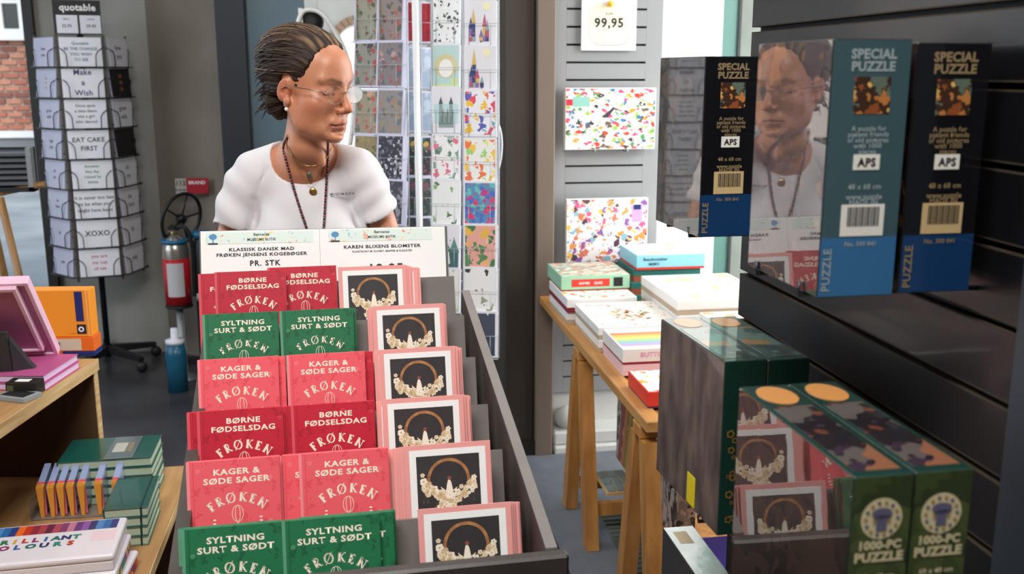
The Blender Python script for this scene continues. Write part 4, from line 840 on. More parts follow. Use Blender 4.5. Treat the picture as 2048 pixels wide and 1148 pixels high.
for k in range(2): gbox('game_box', '%s of the white game boxes with rainbow corner by the dark shelf' % ('lower', 'upper')[k], (1.115+.01*k, 2.80, Zt+.058*k), .27, .29, .0575, wht, pat('top_pale_fox', '#f2ece6', ['#f0a888', '#f5d8c4', '#e8d8d0'], 14, .4), basem=kraft)
mt_ = tag(ob('daylight_patch', B().box((.66, 2.75, 0), (1.9, 3.93, .007), mat('daylight_bluegrey', '#6c737c', .6, noise=(14, .15), bump=(90, .1)), bev=.002)), 'blue grey sheet painted as daylight on the floor under the trestle table and column', 'mat')  # lighter sheet on the floor: daylight put into its colour
# floor level: poster boxes, tile sample, mat
ob_ = thing('ribbed_mat', 'grey green ribbed mat lying on the blue grey daylight sheet under the table', 'mat', (1.15, 2.95, .0075)); mm_ = mat('mat_green', '#59635c', .7)
ob('backing', B().box((-.30, -.95, 0), (.17, .36, .006), mm_), ob_)
for k in range(40): ob('rib', B().box((-.295, -.94+k*.0325, .006), (.165, -.92+k*.0325, .012), mm_), ob_)
pz = thing('puzzle_box', 'large puzzle box with rainbow and zebra print leaning beneath the table', 'puzzle box', (.97, 3.12, .146), (0, R(0), R(0)))
ob('carton', B().box((0, -.33, 0), (.06, .40, .30), pat('box_zebra', '#8a837c', ['#2c2a2a', '#55504c', '#b8a89c'], 26, .7, 3, .6, (1, 1, .5))), pz)
for k, c in enumerate(('#8c3a34', '#b06a2c', '#a8922c', '#3f7a44', '#2a4a74')): ob('rainbow_band', B().hull([(-.0006, .40-.02-.05*k, 0), (0, .40-.02-.05*k, 0), (0, .40-.06-.05*k, 0), (-.0006, .40-.06-.05*k, 0)], [(-.0006, .34-.02-.05*k, .30), (0, .34-.02-.05*k, .30), (0, .34-.06-.05*k, .30), (-.0006, .34-.06-.05*k, .30)], mat('zrain%d' % k, c, .5)), pz)
ob('red_lid', B().box((.001, -.33, .30), (.061, .40, .306), mat('lid_redwhite', '#c9555c', .5)), pz)
sh = thing('shelf_board', 'pine board resting on the trestle rungs under the table', 'board', (1.08, 2.95, .1455)); ob('board', B().box((-.17, -.40, 0), (.27, .40, .0005), pine), sh)
tl = thing('tile_box', 'flat box with pale glassy squares by the trestle rung', 'box', (.845, 3.26, .146)); ob('tray', B().box((0, -.09, 0), (.11, .10, .012), pl_), tl)
for i in range(3):
    for j in range(3): ob('square', B().box((.004+.035*i, -.085+.06*j, .012), (.034+.035*i, -.03+.06*j, .018), mat('square_teal', '#7f9490' if (i+j) % 2 else '#7f9490', .2, coat=.5), bev=.001), tl)
vb = thing('puzzle_box', 'violet puzzle box marked 1000 on the floor behind the silver box', 'puzzle box', (.83, 2.30, .0))
ob('carton', B().box((0, -.12, 0), (.27, .10, .36), mat('box_deepviolet', '#2a1f6c', .4), bev=.002), vb); ob('image', B().box((.01, -.1206, .20), (.26, -.12, .35), pat('img_blue', '#4c6c9c', ['#2a3f7c', '#8fb0c4', '#b8c4d0'], 30, .5)), vb); tb = B(); put_text(tb, '1000', .05, .15, .035, WHITE, y=-.121); ob('lettering', tb, vb)
# ---- boxes and price sign hanging on the grey slotted column
def hung(label, a, b, topm, extra=None, d=.045, side=wht):
    Y = 3.985; lo = at(*a, Y=Y); hi = at(*b, Y=Y); w_, h_ = hi[0]-lo[0], lo[2]-hi[2]
    t = thing('puzzle_box', label, 'puzzle box', (lo[0], Y, hi[2]), (0, 0, 0), 'puzzles on the slotted column')
    ob('carton', B().box((0, 0, 0), (w_, d, h_), side, bev=.0015), t); ob('cover_print', B().box((.003, -.0006, .003), (w_-.003, 0, h_-.003), topm), t)
    return t, w_, h_
ani = pat('print_animals', '#f6f5f3', ['#2c2a30', '#e8442c', '#4a9a5c', '#f0a02c', '#3c7ab0', '#6a5a4c', '#e0507a', '#9cc45c'], 46, .36, 2, .35, (1, 1, 1.6)); food = pat('print_sweets', '#f4f1f2', ['#e0608c', '#e89a4c', '#8c5aa8', '#5a3a50', '#f0c45c', '#e07a5c', '#8cb8c8'], 44, .42, 5, .25)
p_, w_, h_ = hung('white puzzle box covered in tiny coloured animals hanging on the grey column', (1131, 176), (1309, 298), ani)
ob('title_label', B().box((.03, -.0012, h_*.70), (.10, -.0005, h_*.86), mat('label_aqua', '#8fc9bd', .5)).box((.003, -.0012, h_*.72), (.03, -.0005, h_*.82), mat('label_crimson', '#d8304c', .5)), p_)
wv = B().hull([(.15, -.0013, .13), (.175, -.0013, .128), (.205, -.0013, .165), (.20, -.0013, .172)], [(.15, -.0008, .13), (.175, -.0008, .128), (.205, -.0008, .165), (.20, -.0008, .172)], mat('whale_dark', '#3a3c4a', .5)); ob('whale_print', wv, p_)
p_, w_, h_ = hung('white puzzle box covered in pink sweets standing on a column hook', (1133, 399), (1293, 521), food, d=.03)
ob('title_label', B().box((w_*.8, -.0012, h_*.62), (w_*.93, -.0005, h_*.90), mat('label_lilac', '#c9a0d0', .5)).box((w_*.82, -.0016, h_*.82), (w_*.91, -.001, h_*.9), nv), p_)
for zpx, cpx in ((303, 1190), (303, 1255), (523, 1180), (523, 1245)):
    hz = at(cpx, zpx, Y=3.98); tag(ob('hook', B().tube([(0, 0, .012), (0, 0, 0), (0, .068, 0)], .003, fr, 6), loc=hz), 'thin metal hook under the %s, %s of two' % ('animal puzzle' if zpx == 303 else 'sweets puzzle', 'left' if cpx in (1190, 1180) else 'right'), 'hook', 'hooks on the slotted column')
a_, b__ = at(1162, 101, Y=4.03), at(1275, -40, Y=4.03); w_, h_ = b__[0]-a_[0], b__[2]-a_[2]
ps = thing('price_card', 'white card with cream price tag reading 99,95 on the grey column', 'price sign', (a_[0], 4.03, a_[2]))
ob('card', B().box((0, 0, 0), (w_, .004, h_), cardw, bev=.001), ps)
zc = at(1217, 48, Y=4.03)[2]-a_[2]; g = B(); nn = 18; rg = random.Random(5)
sh_ = [(.5*w_+w_*(.36+.01*rg.random())*math.copysign(abs(math.cos(2*math.pi*k/nn))**.5, math.cos(2*math.pi*k/nn)), zc+w_*.36*math.copysign(abs(math.sin(2*math.pi*k/nn))**.5, math.sin(2*math.pi*k/nn))) for k in range(nn)]
for k in range(2): g = B().hull([(x+.003*k, -.0012+.0006*k, z-.004*k) for x, z in sh_], [(x+.003*k, -.0006+.0006*k, z-.004*k) for x, z in sh_], mat('tag_cream', '#efe9cf', .6) if k == 0 else mat('tag_shadow_grey', '#a7adae', .6)); ob('tag' if k == 0 else 'tag_shadow', g, ps)  # grey offset copy: the tag's cast shadow put into a colour
tb = B(); put_text(tb, '99,95', .5*w_, zc-.012, .050, INK, y=-.0016, bold=.03, sp=1.1); put_text(tb, 'KUN', .5*w_, zc+.035, .014, GREYINK, y=-.0016); ob('lettering', tb, ps)
ob('pin', B().lathe([(.001, 0), (.012, 0), (.012, .02), (.005, .03), (.001, .03)], mat('pin_yellow', '#f2c230', .4), 12, Matrix.Translation((.5*w_, -.004, zc+.34*w_)) @ Matrix.Rotation(R(90), 4, 'X')), ps)
# ================================================================ dark slatwall unit on the right with puzzle boxes
slb = mat('slat_black', '#0b0b0e', .35, coat=.32, coat_rough=.10); slt = mat('slat_edge_highlight', '#3a3128', .75, spec=.2); slg = mat('slat_groove', '#050506', .7)  # brown slat edges: tan highlight lines put into the colour
uw = thing('slatwall_unit', 'black slatwall display unit along the right side of the picture', 'display wall', (.72, 1.3, 0))
def U_(p): return (p[0]-.72, p[1]-1.3, p[2])
PX, Y0, Y1 = .70, .905, 1.716
ob('backboard', B().box(U_((PX+.016, Y0, .05)), U_((PX+.04, Y1, 2.5)), slg), uw)
k = -13; z = 1.24+.086*k
while z < 2.45:
    ob('slat', B().box(U_((PX, Y0+.001, z+.006)), U_((PX+.016, Y1, z+.086-.006)), slb).box(U_((PX, Y0+.001, z+.080)), U_((PX+.016, Y1, z+.082)), slt).box(U_((PX, Y0+.001, z+.004)), U_((PX+.016, Y1, z+.006)), slt), uw)
    z += .086
ob('end_post', B().box(U_((PX-.03, Y0-.06, 0)), U_((PX+.05, Y0-.001, 2.5)), mat('post_slate', '#2b323a', .45), bev=.003), uw)
ob('end_strip', B().box(U_((PX-.004, Y0-.0008, 1.156)), U_((PX+.0, Y0+.004, 1.238)), mat('strip_cream', '#b8b58a', .5)), uw)
ob('base', B().box(U_((PX-.01, Y0, 0)), U_((PX+.05, Y1, .049)), slg), uw)
rng = random.Random(11)
def printm(name, bg, cols, s, z, seed=0, coat_ior=2.9, st=(1, 1, 1), bump=(9, .012)): return pat(name, bg, cols, s, z, seed, .6, st, rough=.35, coat=1, coat_ior=coat_ior, bump=bump, coat_rough=.02)
plaindk = mat('gloss_black', '#0e0e12', .35, coat=1, coat_ior=1.9, coat_rough=.04, bump=(9, .02)); navyg = mat('gloss_navy', '#123a66', .35, coat=1, coat_ior=1.9, coat_rough=.04); greeng = mat('gloss_green', '#12332a', .35, coat=1, coat_ior=1.9, coat_rough=.04)
glareg = mat('glare_teal', '#39575f', .3, coat=1, coat_ior=2.2, coat_rough=.06, bump=(9, .03))  # teal: wrap glare on a dark spine put into the colour
oldp = printm('paint_dark', '#2e221c', ['#4c3424', '#1c1613', '#6a4a30', '#3a2a30'], 14, .6); oldp2 = printm('paint_far', '#241c18', ['#3a2c22', '#181412', '#4c3c2c'], 16, .6, 4, coat_ior=2.1); oldp3 = mat('paint_grey', '#6e5a50', .4, coat=1, coat_ior=1.9, coat_rough=.03, noise=(34, .5), col2='#35292a', stretch=(1, 1, .4), bump=(9, .012))
oldp4 = printm('paint_brown', '#1c1210', ['#28180f', '#140e0a', '#33201a'], 16, .6, 9)
tan = mat('ink_tan', '#8c7858', .5); cre = mat('ink_creamy', '#e6d9ae', .5); greyt = mat('ink_pale', '#94a0a4', .5); tagw = mat('tag_white', '#e6e2da', .5)
def puzzle_upper(label, loc, rz, th, l, h, face, top_m, low_m, bright):
    """upright 1000 piece box: spine faces -Y, picture faces -X"""
    t = thing('puzzle_box', label, 'puzzle box', loc, (0, 0, rz), 'upright puzzles on the upper hooks')
    ob('carton', B().box((0, 0, 0), (th, l, h), plaindk, bev=.0012), t)
    ob('picture', B().box((-.0004, .001, .001), (0, l-.001, h-.001), face), t)
    ob('spine_upper', B().box((.0008, -.0004, h*.24), (th-.0008, 0, h-.001), top_m), t); ob('spine_lower', B().box((.0008, -.0004, .001), (th-.0008, 0, h*.24), low_m), t)
    i1 = greyt if bright else tan; b = B(); y = -.0008; c = th*.52
    put_text(b, 'SPECIAL', c, h*.928, .0135, i1, y=y, bold=.04); put_text(b, 'PUZZLE', c, h*.882, .0135, i1, y=y, bold=.04)
    for q in range(5): put_text(b, ('A puzzle for', 'patient friends', 'of old pictures', 'with 1000', 'pieces')[q], c, h*(.655-.022*q), .0075, i1, y=y)
    put_text(b, '48 x 68 cm', c, h*.43, .008, i1, y=y); 
    for q in range(3): put_text(b, ('www.puzzle', 'MADE IN', 'DENMARK')[q], c, h*(.39-.022*q), .008, i1, y=y, bold=.03)
    put_text(b, 'No. 300 841', c, h*.205, .007, i1, y=y)
    put_text(b, 'PUZZLE', 0, 0, .013, i1, y=y, M=Matrix.Translation((.013, 0, h*.11)) @ Matrix.Rotation(R(-90), 4, 'Y'))
    tag(ob('print', b, t), kind='stuff')
    ob('spine_image', B().box((c-th*.22, -.0008, h*.72), (c+th*.24, -.0004, h*.86), pat('spine_img', '#3a2418', ['#b8763a', '#8c4a24', '#e0b060', '#5c6a5c'], 70, .5)), t)
    tg = ob('brand_tag', B().box((c-th*.17, -.0010, h*.505), (c+th*.17, -.0006, h*.565), tagw), t); b = B(); put_text(b, 'APS', c, h*.52, .012, INK, y=-.0014, bold=.03); ob('tag_lettering', b, tg)
    bl = ob('barcode_label', B().box((c-th*.28, -.0010, h*.245), (c+th*.28, -.0006, h*.37), tagw if bright else mat('tag_tan', '#c9ae7e', .5)), t); b = B(); x = c-th*.2
    for q in range(16):
        wq = (.0011, .0018, .0008)[q % 3]; b.box((x, -.0014, h*.285), (x+wq, -.0010, h*.36), INK); x += wq+.0011
    tag(ob('barcode', b, bl), kind='stuff'); return t
puzzle_upper('near upright puzzle box mirroring the woman, dark and blue spine with painted teal glare', (.49, .985, 1.361), R(.6), .088, .187, .271, oldp, glareg, mat('glare_blue', '#2f6c9c', .3, coat=1, coat_ior=2.0, coat_rough=.05, bump=(9, .02)), True)  # lower spine paler blue: glare put into that colour too
puzzle_upper('upright black puzzle box next to the dark slats, right of the glare-tinted one', (.588, .992, 1.361), R(.0), .085, .187, .268, oldp, plaindk, navyg, False)
puzzle_upper('farther upright black puzzle box left of the woman reflection', (.522, 1.45, 1.35), R(3.2), .086, .187, .271, oldp2, plaindk, navyg, False)
def hooks(x0, x1, ys, z, nm):
    for n, y in enumerate(ys):
        tag(ob('display_hook', B().tube([(0, 0, .014), (0, 0, 0), (x1-x0, 0, 0)], .003, wire, 6), loc=(x0, y, z)), 'dark peg under the %s puzzle boxes, %s one' % (nm, ('near', 'far')[n]), 'hook', 'pegs of the dark slatwall')
hooks(.486, .70, (1.02, 1.14), 1.3575, 'near upper'); hooks(.520, .70, (1.49, 1.60), 1.3465, 'far upper')
def puzzle_lower(label, loc, th, l, h, face, sp_top, emblem, image, rz=0):
    t = thing('puzzle_box', label, 'puzzle box', loc, (0, 0, rz), 'large puzzles on the lower hooks')
    ob('carton', B().box((0, 0, 0), (th, l, h), greeng, bev=.0012), t)
    ob('picture', B().box((-.0004, .001, .001), (0, l-.001, h-.001), face), t)
    ob('spine', B().box((.0008, -.0004, .001), (th-.0008, 0, h-.001), sp_top), t)
    ti = ob('top_image', B().box((.006, .012, h), (th-.006, l*.72, h+.0004), image), t)
    td = ob('top_medallion', B(), t) if False else None
    el = B(); nn = 20; el.hull([(th/2+.021*math.cos(2*math.pi*k/nn), l*.86+.03*math.sin(2*math.pi*k/nn), h) for k in range(nn)], [(th/2+.021*math.cos(2*math.pi*k/nn), l*.86+.03*math.sin(2*math.pi*k/nn), h+.0005) for k in range(nn)], mat('medal_orange', '#c98a4c', .35, coat=1)); ob('top_medallion', el, t)
    if emblem:
        e = ob('medallion', B().disc((th/2, h*.845), .0195, cre, 28, y=-.0008), t); b = B(); vio = mat('ink_violetgrey', '#6c6a88', .5); gol = mat('ink_gold', '#b8955c', .5)
        for k in range(14): a = 2*math.pi*k/14; b.disc((th/2+.0152*math.cos(a), h*.845+.0152*math.sin(a)), .0019, gol if k % 2 else vio, 6, y=-.0012)
        b.disc((th/2, h*.845+.005), (.010, .0055), vio, 12, y=-.0013); b.disc((th/2, h*.845+.001), (.0085, .003), vio, 10, y=-.0013); b.box((th/2-.005, -.0013, h*.845-.011), (th/2+.005, -.001, h*.845-.002), vio); b.box((th/2-.008, -.0013, h*.845-.004), (th/2-.006, -.001, h*.845+.002), gol); b.box((th/2+.006, -.0013, h*.845-.004), (th/2+.008, -.001, h*.845+.002), gol)
        ob('medallion_print', b, e); b = B(); put_text(b, '1000-PC', th/2, h*.735, .0112, cre, y=-.0009, bold=.05, wide=1.0); put_text(b, 'PUZZLE', th/2, h*.69, .0122, cre, y=-.0009, bold=.05, wide=1.05); put_text(b, '68 x 48 cm', th/2, h*.625, .007, cre, y=-.0009)
        for q in range(6): put_text(b, ('fine art puzzle', 'with thick', 'pieces', 'and poster', 'inside', 'the box')[q], th/2, h*(.57-.045*q), .007, cre, y=-.0009)
        ob('lettering', b, t)
    else:
        b = B(); 
        for k in range(26): b.disc((th/2+rng.uniform(-.02, .02), h*rng.uniform(.06, .6)), rng.uniform(.003, .007), mat('gold_leaf', '#7a5a24', .4), 5, .55, y=-.0008)
        tag(ob('gold_print', b, t), kind='stuff')
    return t
spg = printm('spine_greenpaint', '#46552f', ['#394628', '#556035', '#2c3a28'], 16, .7, 3, coat_ior=1.5)
topi = printm('top_painting', '#241c20', ['#6c3a28', '#3a2a38', '#8c5a40', '#1c1a24', '#5c5450'], 18, .7, 6)
puzzle_lower('near lower green puzzle box mirroring the pink cards, left of the pair', (.42, .752, .997), .0562, .257, .26, oldp4, spg, True, topi, R(.5))
puzzle_lower('near lower green puzzle box against the slats, right of the pair', (.478, .754, .997), .0562, .257, .26, oldp4, spg, True, topi, R(.5))
puzzle_lower('far lower green puzzle box with grey painting side above the silver box', (.50, 1.263, .948), .063, .250, .26, oldp3, greeng, False, printm('top_pale', '#2c4a44', ['#4c6a60', '#1c3430', '#8c6a34'], 14, .6, 2), R(3))
puzzle_lower('far lower green puzzle box tucked beside the dark slats', (.565, 1.266, .948), .063, .250, .258, oldp3, greeng, False, printm('top_pale', '', ['', ''], 1, 1), R(3))
hooks(.416, .70, (.80, .95), .9935, 'near lower'); hooks(.492, .70, (1.32, 1.45), .9445, 'far lower')
ob('yellow_tag', B().box((-.0012, .085, .004), (-.0004, .115, .052), mat('tag_yellow', '#d6c01c', .4)), [o for o in bpy.data.objects if o.name.startswith('puzzle_box') and str(o.get('label', '')).startswith('far lower green puzzle box with grey')][0])
sv = thing('puzzle_box', 'silver topped puzzle box in the lowest row, bottom of the picture', 'puzzle box', (.529, 1.36, .53), (0, 0, 0), 'puzzles in the lowest row')
ob('carton', B().box((0, 0, 0), (.056, .235, .27), mat('gloss_darkgrey', '#3c3a3c', .3, coat=1, coat_ior=2, coat_rough=.05), bev=.001), sv); ob('top_foil', B().box((.001, .001, .27), (.055, .234, .2706), mat('foil_silver', '#c3cccc', .16, metal=.5, noise=(14, .25), bump=(20, .05), coat=1)), sv)
ob('top_label', B().box((.012, .17, .2706), (.036, .215, .271), mat('label_gold', '#c9b58c', .4)), sv)
tag(ob('display_hook', B().tube([(0, 0, .014), (0, 0, 0), (.174, 0, 0)], .003, wire, 6), loc=(.526, 1.47, .5265)), 'dark peg under the silver topped puzzle box', 'hook', 'pegs of the dark slatwall')
# ================================================================ THE WOMAN
class Field:
    """signed distance grid with smooth unions, meshed by surface nets"""
    def __init__(s, xs, ys, zs):
        s.x, s.y, s.z = (np.asarray(a, np.float32) for a in (xs, ys, zs)); s.d = np.full((len(xs), len(ys), len(zs)), .5, np.float32)
    def blk(s, lo, hi):
        r = []
        for a, l, h in zip((s.x, s.y, s.z), lo, hi): r.append(slice(max(0, np.searchsorted(a, l)-1), min(len(a), np.searchsorted(a, h)+1)))
        b = tuple(r); return b, s.x[b[0]][:, None, None], s.y[b[1]][None, :, None], s.z[b[2]][None, None, :]
    def op(s, fn, lo, hi, k=.01, sub=False):
        b, X, Y, Z = s.blk(lo, hi); v = fn(X, Y, Z); d = s.d[b]
        if d.size == 0: return
        if sub: v = -v; h = np.clip(.5-.5*(d-v)/k, 0, 1); s.d[b] = d*(1-h)+v*h+k*h*(1-h)
        else: h = np.clip(.5+.5*(d-v)/k, 0, 1); s.d[b] = d*(1-h)+v*h-k*h*(1-h)
    def capsule(s, a, b, ra, rb, k=.01, sub=False, M=None):
        a = np.array(a, float); b = np.array(b, float); m = max(ra, rb)+k+.012
        if M is not None: a = np.array(M @ Vector(a)); b = np.array(M @ Vector(b))
        ab = b-a; L2 = float(ab@ab)+1e-9
        def fn(X, Y, Z):
            t = np.clip(((X-a[0])*ab[0]+(Y-a[1])*ab[1]+(Z-a[2])*ab[2])/L2, 0, 1)
            return np.sqrt((X-a[0]-t*ab[0])**2+(Y-a[1]-t*ab[1])**2+(Z-a[2]-t*ab[2])**2)-(ra+(rb-ra)*t)
        s.op(fn, np.minimum(a, b)-m, np.maximum(a, b)+m, k, sub)
    def ell(s, c, r, k=.01, sub=False, M=None, Rl=None):
        W = M if M is not None else Matrix.Identity(4)
        if Rl is not None: T = W @ Matrix.Translation(c) @ Rl
        else: T = W @ Matrix.Translation(c)
        I = T.inverted(); cw = T.translation; m = max(r)+k+.012; mr = min(r)
        def fn(X, Y, Z):
            p = [(I[i][0]*X+I[i][1]*Y+I[i][2]*Z+I[i][3])/r[i] for i in range(3)]
            q = np.sqrt(p[0]**2+p[1]**2+p[2]**2); g = np.sqrt((p[0]/r[0])**2+(p[1]/r[1])**2+(p[2]/r[2])**2)+1e-6
            return q*(q-1)/g
        s.op(fn, [c_-m for c_ in cw], [c_+m for c_ in cw], k, sub)
    def nets(s):
        d = s.d; ins = d < 0; nx, ny, nz = d.shape; C = np.zeros((nx-1, ny-1, nz-1), np.uint8)
        for i in (0, 1):
            for j in (0, 1):
                for k in (0, 1): C += ins[i:nx-1+i, j:ny-1+j, k:nz-1+k]
        I, J, K = np.nonzero((C > 0) & (C < 8)); idx = -np.ones(C.shape, np.int32); idx[I, J, K] = np.arange(len(I))
        P = np.zeros((len(I), 3)); n = np.zeros(len(I)); ax = (s.x, s.y, s.z)
        for a in range(3):
            for u in (0, 1):
                for v in (0, 1):
                    o = [0, 0, 0]; o[(a+1) % 3] = u; o[(a+2) % 3] = v; e = list(o); e[a] = 1
                    d0 = d[I+o[0], J+o[1], K+o[2]]; d1 = d[I+e[0], J+e[1], K+e[2]]; m = (d0 < 0) != (d1 < 0); t = np.where(m, d0/np.where(m, d0-d1, 1), 0)
                    p0 = np.stack([ax[q][(I, J, K)[q]+o[q]] for q in range(3)], 1); p1 = np.stack([ax[q][(I, J, K)[q]+e[q]] for q in range(3)], 1)
                    P += np.where(m[:, None], p0+(p1-p0)*t[:, None], 0); n += m
        P /= n[:, None]; F_ = []
        for a in range(3):
            sl0 = [slice(1, -1)]*3; sl0[a] = slice(0, -1); sl1 = list(sl0); sl1[a] = slice(1, None)
            A = ins[tuple(sl0)]; Bb = ins[tuple(sl1)]; off = [1, 1, 1]; off[a] = 0
            q = np.nonzero(A != Bb); g = [q[i]+off[i] for i in range(3)]; fl_ = A[q]
            b_, c_ = (a+1) % 3, (a+2) % 3
            def cell(db, dc): h = list(g); h[b_] = h[b_]-db; h[c_] = h[c_]-dc; return idx[h[0], h[1], h[2]]
            Q = np.stack([cell(1, 1), cell(0, 1), cell(0, 0), cell(1, 0)], 1); Q[~fl_] = Q[~fl_][:, ::-1]; F_.append(Q)
        return P, np.concatenate(F_)
def sdf_mesh(name, f, m, tint=None, relax=1):
    P, Q = f.nets(); Q = Q[(Q >= 0).all(1)]
    for _ in range(relax):
        acc = np.zeros_like(P); cnt = np.zeros(len(P))
        for a, b in ((0, 1), (1, 2), (2, 3), (3, 0)):
            np.add.at(acc, Q[:, a], P[Q[:, b]]); np.add.at(acc, Q[:, b], P[Q[:, a]]); np.add.at(cnt, Q[:, a], 1); np.add.at(cnt, Q[:, b], 1)
        P = P*.5+acc/np.maximum(cnt, 1)[:, None]*.5
    me = bpy.data.meshes.new(name); me.vertices.add(len(P)); me.vertices.foreach_set('co', P.astype(np.float32).ravel())
    me.loops.add(Q.size); me.loops.foreach_set('vertex_index', Q.astype(np.int32).ravel()); me.polygons.add(len(Q))
    me.polygons.foreach_set('loop_start', np.arange(0, Q.size, 4, dtype=np.int32)); me.update(calc_edges=True); me.polygons.foreach_set('use_smooth', np.ones(len(Q), bool)); me.materials.append(m)
    if tint is not None:
        c = np.ones((len(P), 4), np.float32); c[:, :3] = tint(P); a = me.color_attributes.new('tint', 'FLOAT_COLOR', 'POINT'); a.data.foreach_set('color', c.ravel())
    me.validate(); me.update(); return me
def axis(*seg):
    out = []
    for a, b, h in seg: out += list(np.arange(a, b, h))
    return out+[seg[-1][1]]
HC = Vector((-.083, 2.284, 1.5655)); fdir = Vector((.776, -.63, 0)).normalized(); PD = R(5)
yv = Vector((fdir.x*math.cos(PD), fdir.y*math.cos(PD), -math.sin(PD))); xv = yv.cross(Vector((0, 0, 1))).normalized(); zv = xv.cross(yv)
HM = Matrix((xv, yv, zv)).transposed().to_4x4(); HM.translation = HC; HI = HM.inverted()
FOOT = Vector((-.10, 2.42, 0))
wm = thing('person', 'woman in a white T-shirt with dark lanyard looking down behind the cookbook stand', 'person', FOOT)
# ---- skin: one continuous body
f = Field(axis((-.44, -.24, .004), (-.24, .04, .002), (.04, .22, .004)), axis((2.13, 2.42, .0024), (2.42, 2.60, .006)), axis((0, .98, .014), (.98, 1.20, .004), (1.20, 1.42, .006), (1.42, 1.70, .002)))
E_ = f.ell; Cp = f.capsule
# torso, arms, legs
Cp((-.087, 2.312, 1.49), (-.108, 2.350, 1.39), .046, .058, .02)
Cp((-.215, 2.385, 1.352), (.012, 2.367, 1.357), .048, .048, .03); Cp((-.115, 2.375, 1.41), (-.22, 2.385, 1.37), .036, .035, .03); Cp((-.11, 2.37, 1.41), (.01, 2.37, 1.375), .036, .035, .03)
E_((-.105, 2.385, 1.24), (.110, .088, .16), .02); E_((-.165, 2.340, 1.215), (.05, .050, .055), .03); E_((-.045, 2.330, 1.215), (.05, .050, .055), .03)
E_((-.10, 2.41, 1.05), (.105, .080, .16), .03); E_((-.10, 2.425, .90), (.165, .105, .12), .04)
Cp((-.246, 2.385, 1.335), (-.310, 2.385, 1.10), .040, .036, .02); Cp((-.310, 2.385, 1.10), (-.225, 2.290, 1.085), .036, .024, .012)
Cp((.034, 2.364, 1.342), (.105, 2.347, 1.11), .040, .036, .02); Cp((.105, 2.347, 1.11), (.040, 2.275, 1.070), .036, .024, .012)
for hx, hy, hz, sx in ((-.225, 2.290, 1.085, 1), (.040, 2.275, 1.070, -1)):
    E_((hx+.030*sx, hy-.012, hz-.002), (.040, .016, .030), .012)
    for n, (fz, ln) in enumerate(((.024, .030), (.009, .036), (-.006, .034), (-.020, .026))):
        a = (hx+.055*sx, hy-.018, hz+fz); b_ = (hx+(.055+ln)*sx, hy-.026, hz+fz-.004); c_ = (hx+(.060+ln*1.25)*sx, hy-.020, hz+fz-.022); Cp(a, b_, .0082, .0076, .004); Cp(b_, c_, .0076, .0066, .004)
    Cp((hx+.012*sx, hy-.014, hz+.024), (hx+.040*sx, hy-.030, hz+.046), .0095, .0085, .005); Cp((hx+.040*sx, hy-.030, hz+.046), (hx+.064*sx, hy-.034, hz+.050), .0085, .0072, .004)
for sx in (-1, 1):
    Cp((-.10+.085*sx, 2.425, .86), (-.10+.075*sx, 2.40, .47), .080, .055, .03); Cp((-.10+.075*sx, 2.40, .47), (-.10+.075*sx, 2.43, .10), .052, .035, .02); Cp((-.10+.075*sx, 2.43, .07), (-.10+.085*sx, 2.31, .03), .036, .026, .02)
# head in its own frame
H = dict(M=HM)
E_((0, -.016, .046), (.0735, .094, .080), .01, **H)
E_((0, .024, -.008), (.062, .066, .078), .022, **H); E_((0, .034, -.055), (.046, .048, .048), .02, **H)
for sx in (-1, 1):
    Cp((sx*.056, -.008, -.035), (sx*.046, .022, -.078), .014, .013, .02, **H); Cp((sx*.046, .022, -.078), (sx*.014, .066, -.098), .014, .013, .018, **H); E_((sx*.030, .048, -.082), (.020, .024, .020), .02, **H)
    E_((sx*.043, .052, -.030), (.021, .022, .018), .022, **H); E_((sx*.044, .030, -.052), (.019, .032, .028), .02, **H); Cp((sx*.012, .086, .020), (sx*.044, .070, .022), .009, .008, .016, **H)
    E_((sx*.032, .097, .000), (.020, .016, .014), .014, True, **H)
    E_((sx*.032, .067, -.002), (.0172, .0165, .0150), .006, **H)
E_((0, .075, -.098), (.018, .016, .015), .014, **H); E_((0, .086, -.0905), (.020, .008, .005), .010, True, **H)
E_((0, .066, .045), (.045, .030, .040), .02, **H)
Cp((0, .086, .012), (0, .104, -.032), .0072, .0090, .010, **H); E_((0, .1065, -.0375), (.0112, .0112, .0095), .006, **H)
for sx in (-1, 1): E_((sx*.0125, .0955, -.0420), (.0075, .0100, .0072), .005, **H); E_((sx*.0066, .1015, -.0490), (.0034, .0048, .003), .003, True, **H)
E_((0, .081, -.068), (.026, .014, .018), .012, **H)
Cp((-.021, .080, -.0728), (0, .0930, -.0675), .0030, .0048, .004, **H); Cp((.021, .080, -.0728), (0, .0930, -.0675), .0030, .0048, .004, **H)
Cp((-.018, .080, -.0765), (0, .0910, -.0785), .0032, .0058, .004, **H); Cp((.018, .080, -.0765), (0, .0910, -.0785), .0032, .0058, .004, **H)
Cp((-.024, .082, -.0750), (0, .1000, -.0727), .0016, .0016, .003, True, **H); Cp((.024, .082, -.0750), (0, .1000, -.0727), .0016, .0016, .003, True, **H)
